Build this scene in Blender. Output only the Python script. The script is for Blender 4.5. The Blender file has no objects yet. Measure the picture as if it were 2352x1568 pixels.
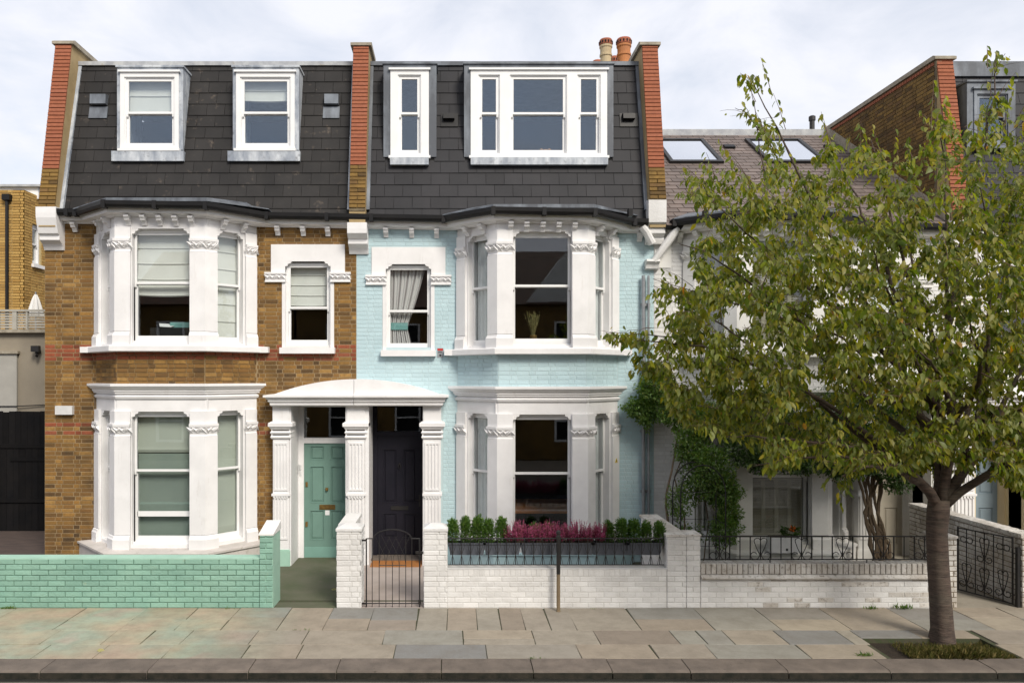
import bpy, bmesh, math, random
import numpy as np
from mathutils import Matrix, Vector
random.seed(7); R = random.Random(11)
rad = math.radians
# ---------------------------------------------------------------- camera, sky, sun
sc = bpy.context.scene
COL = sc.collection
CZ = 3.33
cam = bpy.data.cameras.new('camera'); cam_o = bpy.data.objects.new('camera', cam); COL.objects.link(cam_o)
cam_o.location = (0, -14, CZ); cam_o.rotation_euler = (rad(90), 0, 0)
cam.sensor_width = 36; cam.lens = 36 * 1756.2 / 2352
cam.shift_x = (1176 - 1038.8) / 2352; cam.shift_y = (862.4 - 783.7) / 2352
cam.clip_start = .1; cam.clip_end = 1000
sc.camera = cam_o
SUN_AZ, SUN_EL = 63, 41          # degrees in front of the facade line, from the right; elevation
sd = Vector((math.cos(rad(SUN_AZ)) * math.cos(rad(SUN_EL)), -math.sin(rad(SUN_AZ)) * math.cos(rad(SUN_EL)), math.sin(rad(SUN_EL))))
sl = bpy.data.lights.new('sun', 'SUN'); sl.energy = 2.9; sl.angle = rad(20); sl.color = (1, .93, .82)
so = bpy.data.objects.new('sun', sl); COL.objects.link(so); so.rotation_euler = (-sd).to_track_quat('-Z', 'Y').to_euler(); so.location = sd * 40
W = bpy.data.worlds.new('World'); sc.world = W; W.use_nodes = True
nt = W.node_tree; nt.nodes.clear(); N = nt.nodes.new; L = nt.links.new
sky = N('ShaderNodeTexSky'); sky.sky_type = 'NISHITA'; sky.sun_disc = False
sky.sun_elevation = rad(SUN_EL); sky.sun_rotation = math.atan2(sd.x, sd.y); sky.air_density = 1.2; sky.dust_density = 1.0
b1 = N('ShaderNodeBackground'); b1.inputs[1].default_value = .11; L(sky.outputs[0], b1.inputs[0])
b2 = N('ShaderNodeBackground'); b2.inputs[0].default_value = (.915, .93, 1, 1); b2.inputs[1].default_value = .80
tc = N('ShaderNodeTexCoord'); sp = N('ShaderNodeSeparateXYZ'); L(tc.outputs['Generated'], sp.inputs[0])
ad = N('ShaderNodeMath'); ad.operation = 'ADD'; ad.inputs[1].default_value = .22; L(sp.outputs[2], ad.inputs[0])
mx_ = N('ShaderNodeMath'); mx_.operation = 'MAXIMUM'; mx_.inputs[1].default_value = .08; L(ad.outputs[0], mx_.inputs[0])
dx = N('ShaderNodeMath'); dx.operation = 'DIVIDE'; L(sp.outputs[0], dx.inputs[0]); L(mx_.outputs[0], dx.inputs[1])
dy = N('ShaderNodeMath'); dy.operation = 'DIVIDE'; L(sp.outputs[1], dy.inputs[0]); L(mx_.outputs[0], dy.inputs[1])
cb = N('ShaderNodeCombineXYZ'); L(dx.outputs[0], cb.inputs[0]); L(dy.outputs[0], cb.inputs[1])
nz = N('ShaderNodeTexNoise'); nz.inputs['Scale'].default_value = 3.0; nz.inputs['Detail'].default_value = 8; nz.inputs['Roughness'].default_value = .56
nz.inputs['Distortion'].default_value = .4
L(cb.outputs[0], nz.inputs['Vector'])
mr = N('ShaderNodeMapRange'); mr.inputs[1].default_value = .36; mr.inputs[2].default_value = .58; mr.inputs[3].default_value = .7; mr.inputs[4].default_value = 1.0
L(nz.outputs[0], mr.inputs[0])
ms = N('ShaderNodeMixShader'); L(mr.outputs[0], ms.inputs[0]); L(b1.outputs[0], ms.inputs[1]); L(b2.outputs[0], ms.inputs[2])
wo = N('ShaderNodeOutputWorld'); L(ms.outputs[0], wo.inputs[0])
vs = sc.view_settings; vs.view_transform = 'Standard'; vs.look = 'None'; vs.exposure = .38; vs.gamma = 1; vs.use_curve_mapping = False
try:
    sc.cycles.max_bounces = 8; sc.cycles.transparent_max_bounces = 12; sc.cycles.use_denoising = True
    sc.cycles.caustics_reflective = False; sc.cycles.caustics_refractive = False
except Exception: pass

# ---------------------------------------------------------------- measuring: photograph units (2352 wide) to metres on a plane of known depth
def X(v, y=0.): return (v - 1038.8) * (14 + y) / 1756.2
def Z(v, y=0.): return CZ - (v - 862.4) * (14 + y) / 1756.2

# ---------------------------------------------------------------- materials
def newmat(name):
    m = bpy.data.materials.new(name); m.use_nodes = True; n = m.node_tree; n.nodes.clear()
    o = n.nodes.new('ShaderNodeOutputMaterial'); b = n.nodes.new('ShaderNodeBsdfPrincipled'); n.links.new(b.outputs[0], o.inputs[0])
    return m, n, b, o
def c4(c): return (c[0], c[1], c[2], 1)
def rnd_node(n):
    a = n.nodes.new('ShaderNodeAttribute'); a.attribute_name = 'rnd'
    oi = n.nodes.new('ShaderNodeObjectInfo')
    s = n.nodes.new('ShaderNodeMath'); s.operation = 'ADD'; n.links.new(a.outputs['Fac'], s.inputs[0]); n.links.new(oi.outputs['Random'], s.inputs[1])
    f = n.nodes.new('ShaderNodeMath'); f.operation = 'FRACT'; n.links.new(s.outputs[0], f.inputs[0])
    return f.outputs[0]
def noise(n, scale, detail=4, rough=.6, stretch=None):
    g = n.nodes.new('ShaderNodeNewGeometry'); t = n.nodes.new('ShaderNodeTexNoise')
    t.inputs['Scale'].default_value = scale; t.inputs['Detail'].default_value = detail; t.inputs['Roughness'].default_value = rough
    if stretch:
        mp = n.nodes.new('ShaderNodeMapping'); mp.inputs['Scale'].default_value = stretch
        n.links.new(g.outputs['Position'], mp.inputs[0]); n.links.new(mp.outputs[0], t.inputs[0])
    else: n.links.new(g.outputs['Position'], t.inputs[0])
    return t.outputs[0]
def mrange(n, src, a, b, c, d):
    m = n.nodes.new('ShaderNodeMapRange'); n.links.new(src, m.inputs[0])
    for i, v in enumerate((a, b, c, d)): m.inputs[i + 1].default_value = v
    return m.outputs[0]
def mix(n, fac, a, b, mode='MIX'):
    m = n.nodes.new('ShaderNodeMix'); m.data_type = 'RGBA'; m.blend_type = mode
    if isinstance(fac, float): m.inputs[0].default_value = fac
    else: n.links.new(fac, m.inputs[0])
    for k, v in ((6, a), (7, b)):
        if isinstance(v, tuple): m.inputs[k].default_value = c4(v)
        else: n.links.new(v, m.inputs[k])
    return m.outputs[2]
def bump(n, b, src, strength, dist=.01):
    k = n.nodes.new('ShaderNodeBump'); k.inputs['Strength'].default_value = strength; k.inputs['Distance'].default_value = dist
    n.links.new(src, k.inputs['Height']); n.links.new(k.outputs[0], b.inputs['Normal'])
def ramp(n, src, stops):
    r = n.nodes.new('ShaderNodeValToRGB'); n.links.new(src, r.inputs[0]); e = r.color_ramp.elements
    while len(e) < len(stops): e.new(.5)
    for q, (p, c) in zip(e, stops): q.position = p; q.color = c4(c)
    return r.outputs[0]
def M(name, c1, c2=None, scale=3., rough=.7, bs=0., bscale=40., rnd=0., spec=.35, metal=0., lo=.35, hi=.65, dirt=None, dscale=9., dlo=.6, dhi=.75, stretch=None, bstretch=None, dstretch=None):
    m, n, b, o = newmat(name)
    c2 = c2 or tuple(x * .85 for x in c1)
    col = mix(n, mrange(n, noise(n, scale, 5, .6, stretch), lo, hi, 0, 1), c1, c2)
    if rnd:
        v = n.nodes.new('ShaderNodeCombineColor'); r = mrange(n, rnd_node(n), 0, 1, 1 - rnd, 1 + rnd)
        for i in range(3): n.links.new(r, v.inputs[i])
        col = mix(n, 1., col, v.outputs[0], 'MULTIPLY')
    if dirt: col = mix(n, mrange(n, noise(n, dscale, 8, .7, dstretch), dlo, dhi, 0, 1), col, dirt)
    n.links.new(col, b.inputs['Base Color']); b.inputs['Roughness'].default_value = rough
    b.inputs['Specular IOR Level'].default_value = spec; b.inputs['Metallic'].default_value = metal
    if bs: bump(n, b, noise(n, bscale, 5, .65, bstretch), bs)
    return m
def brickmat(name, stops, soot=(.04, .03, .02), bs=.6, slo=.52, shi=.8, rough=.85):
    m, n, b, o = newmat(name)
    col = ramp(n, rnd_node(n), stops)
    col = mix(n, mrange(n, noise(n, 22, 6, .7), .3, .75, 0, .8), col, tuple(x * .55 for x in stops[len(stops) // 2][1]))
    col = mix(n, mrange(n, noise(n, 1.3, 6, .7), slo, shi, 0, .75), col, soot)
    n.links.new(col, b.inputs['Base Color']); b.inputs['Roughness'].default_value = rough; b.inputs['Specular IOR Level'].default_value = .2
    bump(n, b, noise(n, 60, 6, .7), bs); return m
MT = {}
MT['white'] = M('white_paint', (.80, .79, .79), (.72, .71, .71), 2.2, .55, .12, 25, dirt=(.52, .49, .45), dscale=7, dlo=.6, dhi=.95, dstretch=(1, 1, .22), bstretch=(1, 1, .5))
MT['white2'] = M('cream_white_paint', (.76, .75, .73), (.68, .67, .64), 2.0, .6, .15, 25, dirt=(.42, .40, .37), dscale=10, dlo=.62, dhi=.85)
MT['whiteb'] = M('white_brick_paint', (.72, .715, .705), (.61, .60, .585), 3.2, .6, .7, 35, rnd=.07, dirt=(.30, .27, .22), dscale=12, dlo=.62, dhi=.85)
MT['oldwhite'] = M('weathered_white_brick', (.62, .60, .57), (.42, .38, .33), 2.4, .75, .8, 40, rnd=.12, dirt=(.13, .10, .07), dscale=16, dlo=.52, dhi=.72)
MT['joint_w'] = M('white_joint', (.64, .635, .62), (.54, .53, .51), 4, .8, .3, 50)
MT['frame'] = M('sash_paint', (.80, .80, .80), (.76, .76, .755), 3, .4, .05, 40)
MT['blueb'] = M('blue_brick_paint', (.475, .615, .652), (.43, .575, .615), 1.1, .6, .75, 38, rnd=.05, dirt=(.33, .46, .50), dscale=7, dlo=.6, dhi=.85)
MT['joint_b'] = M('blue_joint', (.465, .58, .605), (.425, .54, .57), 4, .8, .3, 50)
MT['stock'] = brickmat('stock_brick', [(0, (.06, .04, .026)), (.08, (.13, .075, .034)), (.3, (.225, .125, .042)), (.5, (.285, .16, .05)), (.66, (.20, .105, .04)), (.85, (.33, .175, .048)), (1, (.42, .25, .085))], slo=.47, shi=.74)
MT['stocky'] = brickmat('yellow_brick', [(0, (.30, .17, .05)), (.3, (.48, .29, .09)), (.7, (.56, .36, .12)), (1, (.40, .22, .06))], slo=.7, shi=1.)
MT['stockd'] = brickmat('sooty_brick', [(0, (.07, .045, .025)), (.3, (.20, .12, .04)), (.7, (.28, .17, .05)), (1, (.16, .09, .045))], slo=.45, shi=.7)
MT['redb'] = brickmat('red_brick', [(0, (.12, .045, .025)), (.3, (.27, .075, .038)), (.7, (.34, .10, .05)), (1, (.24, .10, .06))], slo=.5, shi=.8)
MT['orange'] = brickmat('orange_coping_brick', [(0, (.30, .10, .055)), (.5, (.365, .13, .07)), (1, (.34, .125, .075))], slo=.75, shi=1.1, bs=.4)
MT['mortar'] = M('mortar', (.36, .265, .15), (.23, .165, .09), 5, .9, .6, 60)
MT['mortary'] = M('yellow_mortar', (.44, .36, .20), (.36, .28, .14), 5, .9, .4, 60)
MT['mortard'] = M('dark_mortar', (.12, .09, .06), (.2, .16, .1), 5, .9, .4, 60)
MT['mint'] = M('mint_brick_paint', (.255, .43, .345), (.205, .365, .295), 2.2, .55, 1., 30, rnd=.09, dirt=(.33, .42, .30), dscale=5, dlo=.62, dhi=.8)
MT['mintd'] = M('mint_joint', (.145, .255, .20), (.11, .205, .16), 4, .8, .3, 50)
MT['mintp'] = M('mint_render', (.36, .56, .455), (.31, .50, .405), 3, .6, .3, 30)
MT['render'] = M('sand_render', (.40, .30, .16), (.33, .24, .12), 3, .9, .5, 60, dirt=(.16, .12, .07), dscale=5)
MT['stone'] = M('coping_stone', (.38, .34, .27), (.24, .21, .16), 6, .85, .6, 40, dirt=(.12, .11, .08))
MT['tile'] = M('black_roof_tile', (.021, .020, .020), (.031, .029, .028), 1.6, .66, .25, 90, rnd=.13, spec=.2, dirt=(.15, .12, .095), dscale=5.5, dlo=.6, dhi=.78)
MT['tile2'] = M('charcoal_roof_tile', (.025, .025, .028), (.032, .031, .034), 1.6, .6, .2, 90, rnd=.14, spec=.2, dirt=(.07, .08, .095), dscale=3, dlo=.68, dhi=.9)
MT['slate'] = M('brown_slate', (.165, .13, .115), (.125, .10, .09), 2, .6, .3, 60, rnd=.16, dirt=(.06, .045, .04), dscale=8, dlo=.62, dhi=.8)
MT['deck'] = M('roof_deck', (.012, .012, .012), None, 5, .9)
MT['lead'] = M('lead', (.24, .27, .32), (.56, .59, .62), 5.5, .5, .25, 14, metal=.0, spec=.5, dirt=(.13, .135, .15), dscale=9, dlo=.55, dhi=.75, stretch=(1, 1, .35))
MT['leadd'] = M('dark_lead', (.075, .083, .098), (.23, .26, .30), 3.2, .5, .25, 14, spec=.5, lo=.42, hi=.75, stretch=(1, 1, .35))
MT['zinc'] = M('zinc_flashing', (.45, .46, .46), (.30, .31, .33), 6, .6, .3, 20, dirt=(.25, .20, .12), dscale=7)
MT['black'] = M('black_gutter', (.009, .009, .010), (.014, .013, .013), 3, .45, .1, 30, spec=.25)
MT['iron'] = M('black_iron', (.012, .012, .013), (.02, .018, .017), 8, .45, .2, 60, spec=.4)
MT['bdoor'] = M('black_door_paint', (.010, .010, .016), (.014, .013, .02), 3, .45, .06, 60, spec=.2)
MT['gdoor'] = M('green_door_paint', (.155, .265, .225), (.14, .24, .205), 2, .45, .08, 40)
MT['gdoorl'] = M('new_green_door_paint', (.20, .36, .31), None, 2, .4)
MT['brass'] = M('brass', (.30, .19, .06), (.18, .11, .04), 20, .4, .2, 50, metal=.6)
MT['steel'] = M('grey_metal', (.35, .36, .38), (.25, .26, .28), 8, .4, .1, 50, metal=.4)
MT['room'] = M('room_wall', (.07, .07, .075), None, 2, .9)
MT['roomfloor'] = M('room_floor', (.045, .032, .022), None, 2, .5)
MT['blind'] = M('cream_blind', (.80, .79, .74), (.74, .73, .68), 2, .9, .1, 60)
MT['blindg'] = M('grey_green_film', (.52, .55, .47), (.46, .485, .42), 1.2, .8)
MT['blindd'] = M('dark_film', (.26, .31, .26), (.22, .265, .23), 1.2, .8)
MT['curt'] = M('white_curtain', (.78, .79, .78), (.66, .67, .67), 3, .9)
MT['louvre'] = M('shutter_paint', (.40, .36, .29), (.33, .30, .24), 2, .6)
MT['teal'] = M('teal_cloth', (.20, .40, .38), None, 3, .8)
MT['asphalt'] = M('asphalt', (.11, .10, .085), (.14, .125, .105), 2.5, .9, 1., 90, dirt=(.035, .034, .03), dscale=1.2)
MT['channel_shade'] = M('dirt_shaded_channel', (.012, .012, .011), (.025, .024, .02), 3, .7, .6, 60)  # dark tone holds gutter dirt and the painted-in shade below the kerb
MT['kerb'] = M('granite_kerb', (.165, .135, .112), (.115, .095, .08), 5, .85, .8, 90, rnd=.08, dirt=(.06, .05, .04), dscale=12)
MT['slab'] = None
MT['bluep'] = M('blue_plinth_paint', (.42, .58, .62), (.36, .52, .56), 2, .6, .3, 30, dirt=(.25, .30, .30), dscale=6)
MT['ledge'] = M('stone_ledge', (.56, .52, .49), (.46, .43, .40), 3, .75, .3, 30, dirt=(.22, .19, .16), dscale=9, dlo=.58, dhi=.8)
MT['kerbf'] = M('dirt_shaded_kerb_face', (.012, .013, .009), (.035, .03, .022), 9, .95, .9, 60)  # dirt plus the shade of the kerb face, painted in as near-black
MT['joint'] = M('paving_joint', (.07, .062, .042), (.045, .06, .025), 12, .95, .5, 60)
MT['concrete_g'] = M('mossy_concrete', (.11, .11, .075), (.07, .085, .045), 2.0, .9, .6, 50, dirt=(.13, .11, .085), dscale=4, dlo=.55, dhi=.75)
MT['tilepath'] = M('pink_stone_path', (.40, .34, .31), (.34, .29, .26), 3, .8, .3, 40)
MT['mat'] = M('coir_mat', (.38, .16, .045), (.30, .12, .035), 30, .95, .8, 90)
MT['drive'] = M('brown_drive', (.06, .045, .04), (.09, .065, .055), 2.5, .8, .5, 40, stretch=(1, 4, 1))
MT['bplank'] = M('black_timber', (.006, .006, .007), (.010, .009, .009), 3, .8, .5, 20, rnd=.2, spec=.1, dirt=(.09, .045, .025), dscale=7, dlo=.74, dhi=.85, bstretch=(6, 6, .4))
MT['beige'] = M('beige_render', (.30, .26, .20), (.26, .225, .175), 1.5, .9, .5, 60)
MT['beigel'] = M('pale_render', (.40, .385, .35), None, 2, .9, .3, 40)
MT['slatp'] = M('grey_balcony_paint', (.44, .42, .37), (.36, .34, .29), 4, .7)
MT['cream'] = M('cream_wall', (.70, .60, .42), (.66, .565, .39), 1.5, .8, .3, 40)
MT['bluedoor'] = M('pale_blue_paint', (.26, .33, .38), None, 2, .5)
MT['pot_y'] = M('buff_clay', (.52, .42, .26), (.42, .33, .20), 4, .85, .3, 40)
MT['pot_o'] = M('orange_clay', (.50, .20, .07), (.38, .16, .07), 4, .85, .3, 40)
MT['pot_r'] = M('red_clay', (.34, .11, .06), (.25, .09, .05), 4, .85, .3, 40)
MT['trough'] = M('slate_plastic', (.075, .082, .10), (.09, .098, .115), 5, .5, .1, 40)
MT['soil'] = M('soil', (.02, .014, .009), (.035, .025, .016), 20, .95, 1., 60)
MT['wbox'] = M('white_planter', (.66, .66, .66), None, 5, .5)
MT['post_b'] = MT['iron']
MT['post_t'] = M('tan_post_paint', (.16, .115, .07), (.22, .165, .10), 5, .8, .4, 40, stretch=(1, 1, .3))
MT['red'] = M('red_print', (.5, .03, .02), None, 5, .5)
MT['signg'] = M('grey_print', (.30, .32, .34), None, 5, .5)
MT['ink'] = M('dark_ink', (.02, .02, .02), None, 5, .5)
MT['yellow'] = M('yellow_print', (.75, .55, .03), None, 5, .5)
MT['paper'] = M('paper', (.8, .8, .8), None, 5, .8)
MT['teddy'] = M('teddy_fur', (.45, .25, .12), None, 30, .95, .5, 80)
MT['straw'] = M('dried_grass', (.38, .30, .13), (.22, .24, .10), 30, .9, rnd=.3)
MT['tiler'] = M('red_brown_roof_tile', (.13, .07, .045), (.08, .05, .035), 3, .8, .5, 40, rnd=.3)
def slabmat():
    m, n, b, o = newmat('york_stone')
    col = ramp(n, rnd_node(n), [(0, (.15, .125, .105)), (.15, (.26, .22, .17)), (.35, (.235, .225, .19)), (.5, (.17, .168, .16)), (.65, (.29, .25, .19)), (.8, (.22, .185, .15)), (1, (.28, .26, .21))])
    g = n.nodes.new('ShaderNodeNewGeometry'); s = n.nodes.new('ShaderNodeSeparateXYZ'); n.links.new(g.outputs['Position'], s.inputs[0])
    left = mrange(n, s.outputs[0], -3.2, -2.0, 1, 0)
    st = ramp(n, noise(n, 1.1, 3, .5), [(.3, (.40, .29, .20)), (.45, (.34, .31, .21)), (.58, (.27, .33, .245)), (.7, (.38, .29, .23))])
    mm = n.nodes.new('ShaderNodeMath'); mm.operation = 'MULTIPLY'; mm.inputs[1].default_value = .68; n.links.new(left, mm.inputs[0])
    col = mix(n, mm.outputs[0], col, st)
    col = mix(n, mrange(n, noise(n, 3.2, 9, .78), .42, .75, 0, .6), col, (.11, .092, .07))
    col = mix(n, mrange(n, noise(n, 45, 6, .8), .55, .8, 0, .5), col, (.33, .30, .25))
    col = mix(n, 1., col, (1.16, 1.16, 1.17), 'MULTIPLY')
    n.links.new(col, b.inputs['Base Color']); b.inputs['Roughness'].default_value = .8; b.inputs['Specular IOR Level'].default_value = .3
    bump(n, b, noise(n, 24, 8, .7), .45); return m
MT['slab'] = slabmat()
def leafmat(name, stops, trans=.35, back=(.16, .17, .06), rough=.42, spec=.4):
    m, n, b, o = newmat(name)
    col = ramp(n, rnd_node(n), stops)
    col = mix(n, mrange(n, noise(n, 35, 3, .6), .35, .7, 0, .5), col, tuple(x * .65 for x in stops[1][1]))
    g = n.nodes.new('ShaderNodeNewGeometry')
    bf = n.nodes.new('ShaderNodeMath'); bf.operation = 'MULTIPLY'; bf.inputs[1].default_value = .55; n.links.new(g.outputs['Backfacing'], bf.inputs[0])
    col2 = mix(n, bf.outputs[0], col, back)
    n.links.new(col2, b.inputs['Base Color']); b.inputs['Roughness'].default_value = rough; b.inputs['Specular IOR Level'].default_value = spec
    t = n.nodes.new('ShaderNodeBsdfTranslucent'); tcx = mix(n, 1., col, (1.5, 1.6, .6), 'MULTIPLY'); n.links.new(tcx, t.inputs[0])
    x = n.nodes.new('ShaderNodeMixShader'); x.inputs[0].default_value = trans; n.links.new(b.outputs[0], x.inputs[1]); n.links.new(t.outputs[0], x.inputs[2]); n.links.new(x.outputs[0], o.inputs[0])
    return m
MT['leaf'] = leafmat('cherry_leaf', [(0, (.06, .10, .012)), (.25, (.13, .18, .02)), (.55, (.22, .245, .026)), (.8, (.34, .32, .035)), (.99, (.38, .30, .03)), (1, (.52, .19, .02))], .45, (.19, .195, .075), .45, .3)
MT['ivyleaf'] = leafmat('climber_leaf', [(0, (.025, .065, .012)), (.4, (.045, .10, .018)), (.8, (.08, .15, .03)), (1, (.13, .19, .04))], .25, (.06, .09, .03), .4)
MT['roseleaf'] = leafmat('rose_leaf', [(0, (.06, .13, .02)), (.4, (.12, .23, .035)), (.8, (.18, .30, .055)), (1, (.30, .30, .07))], .3, (.09, .13, .05))
MT['boxleaf'] = leafmat('box_leaf', [(0, (.04, .11, .018)), (.4, (.08, .18, .028)), (.8, (.14, .25, .045)), (1, (.22, .32, .06))], .2, (.05, .09, .02), .35)
MT['heather'] = leafmat('magenta_heather', [(0, (.26, .03, .10)), (.4, (.44, .06, .19)), (.85, (.56, .15, .31)), (1, (.14, .18, .06))], .2, (.4, .08, .2), .8, .1)
MT['heatherp'] = leafmat('faded_heather', [(0, (.18, .09, .09)), (.4, (.28, .15, .15)), (.8, (.36, .24, .23)), (1, (.12, .13, .07))], .2, (.3, .2, .2), .8, .1)
MT['grass'] = leafmat('verge_grass', [(0, (.07, .09, .02)), (.4, (.12, .12, .035)), (.75, (.22, .17, .07)), (1, (.30, .23, .10))], .25, (.15, .14, .05), .7, .2)
MT['flower'] = leafmat('orange_flower', [(0, (.7, .12, .02)), (.5, (.8, .2, .03)), (1, (.6, .08, .02))], .2, (.6, .1, .02))
def barkmat():
    m, n, b, o = newmat('cherry_bark')
    a = noise(n, 6, 6, .7, (1, 1, 7)); c = mix(n, mrange(n, a, .38, .66, 0, 1), (.038, .024, .018), (.11, .074, .055))
    c = mix(n, mrange(n, noise(n, 3, 4, .6), .5, .75, 0, .5), c, (.11, .10, .07))
    n.links.new(c, b.inputs['Base Color']); b.inputs['Roughness'].default_value = .75
    bump(n, b, a, .9, .02); return m
MT['bark'] = barkmat()
MT['stem'] = M('vine_bark', (.10, .07, .045), (.16, .12, .08), 12, .9, .8, 30)
MT['twig'] = M('twig_bark', (.09, .055, .04), (.13, .085, .06), 12, .8)
def glassmat(name, tint=(.93, .95, .95), base=.06, gl=(.95, .97, 1, 1)):
    m, n, b, o = newmat(name); n.nodes.remove(b)
    g0 = n.nodes.new('ShaderNodeNewGeometry'); dt = n.nodes.new('ShaderNodeVectorMath'); dt.operation = 'DOT_PRODUCT'; n.links.new(g0.outputs['Normal'], dt.inputs[0]); n.links.new(g0.outputs['Incoming'], dt.inputs[1])
    def mth(op, x, y=None):
        q_ = n.nodes.new('ShaderNodeMath'); q_.operation = op
        for i_, v_ in enumerate((x, y)):
            if v_ is None: continue
            if isinstance(v_, (int, float)): q_.inputs[i_].default_value = v_
            else: n.links.new(v_, q_.inputs[i_])
        return q_
    # Schlick reflectance, the same from both faces of the pane
    ab = mth('ABSOLUTE', dt.outputs['Value']); om = mth('SUBTRACT', 1., ab.outputs[0]); pw = mth('POWER', om.outputs[0], 5.)
    q0 = mth('MULTIPLY', pw.outputs[0], 1 - base); q = mth('ADD', q0.outputs[0], base)
    t = n.nodes.new('ShaderNodeBsdfTransparent'); t.inputs[0].default_value = c4(tint)
    g = n.nodes.new('ShaderNodeBsdfGlossy'); g.inputs['Roughness'].default_value = .012; g.inputs[0].default_value = gl
    bp = n.nodes.new('ShaderNodeBump'); bp.inputs['Strength'].default_value = .06; bp.inputs['Distance'].default_value = .004
    n.links.new(noise(n, 2.2, 2, .4), bp.inputs['Height']); n.links.new(bp.outputs[0], g.inputs['Normal'])
    x = n.nodes.new('ShaderNodeMixShader'); n.links.new(q.outputs[0], x.inputs[0]); n.links.new(t.outputs[0], x.inputs[1]); n.links.new(g.outputs[0], x.inputs[2]); n.links.new(x.outputs[0], o.inputs[0])
    return m
MT['glass'] = glassmat('window_glass')
MT['glass2'] = glassmat('double_glazing', base=.10, gl=(.72, .84, 1, 1))
MT['glasss'] = glassmat('skylight_glass', base=.92)
def stripemat():
    m, n, b, o = newmat('striped_curtain')
    g = n.nodes.new('ShaderNodeAttribute'); g.attribute_name = 'rnd'
    s = n.nodes.new('ShaderNodeMath'); s.operation = 'GREATER_THAN'; s.inputs[1].default_value = .5; n.links.new(g.outputs['Fac'], s.inputs[0])
    n.links.new(mix(n, s.outputs[0], (.66, .63, .62), (.36, .33, .33)), b.inputs['Base Color']); b.inputs['Roughness'].default_value = .9; return m
MT['stripe'] = stripemat()

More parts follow.
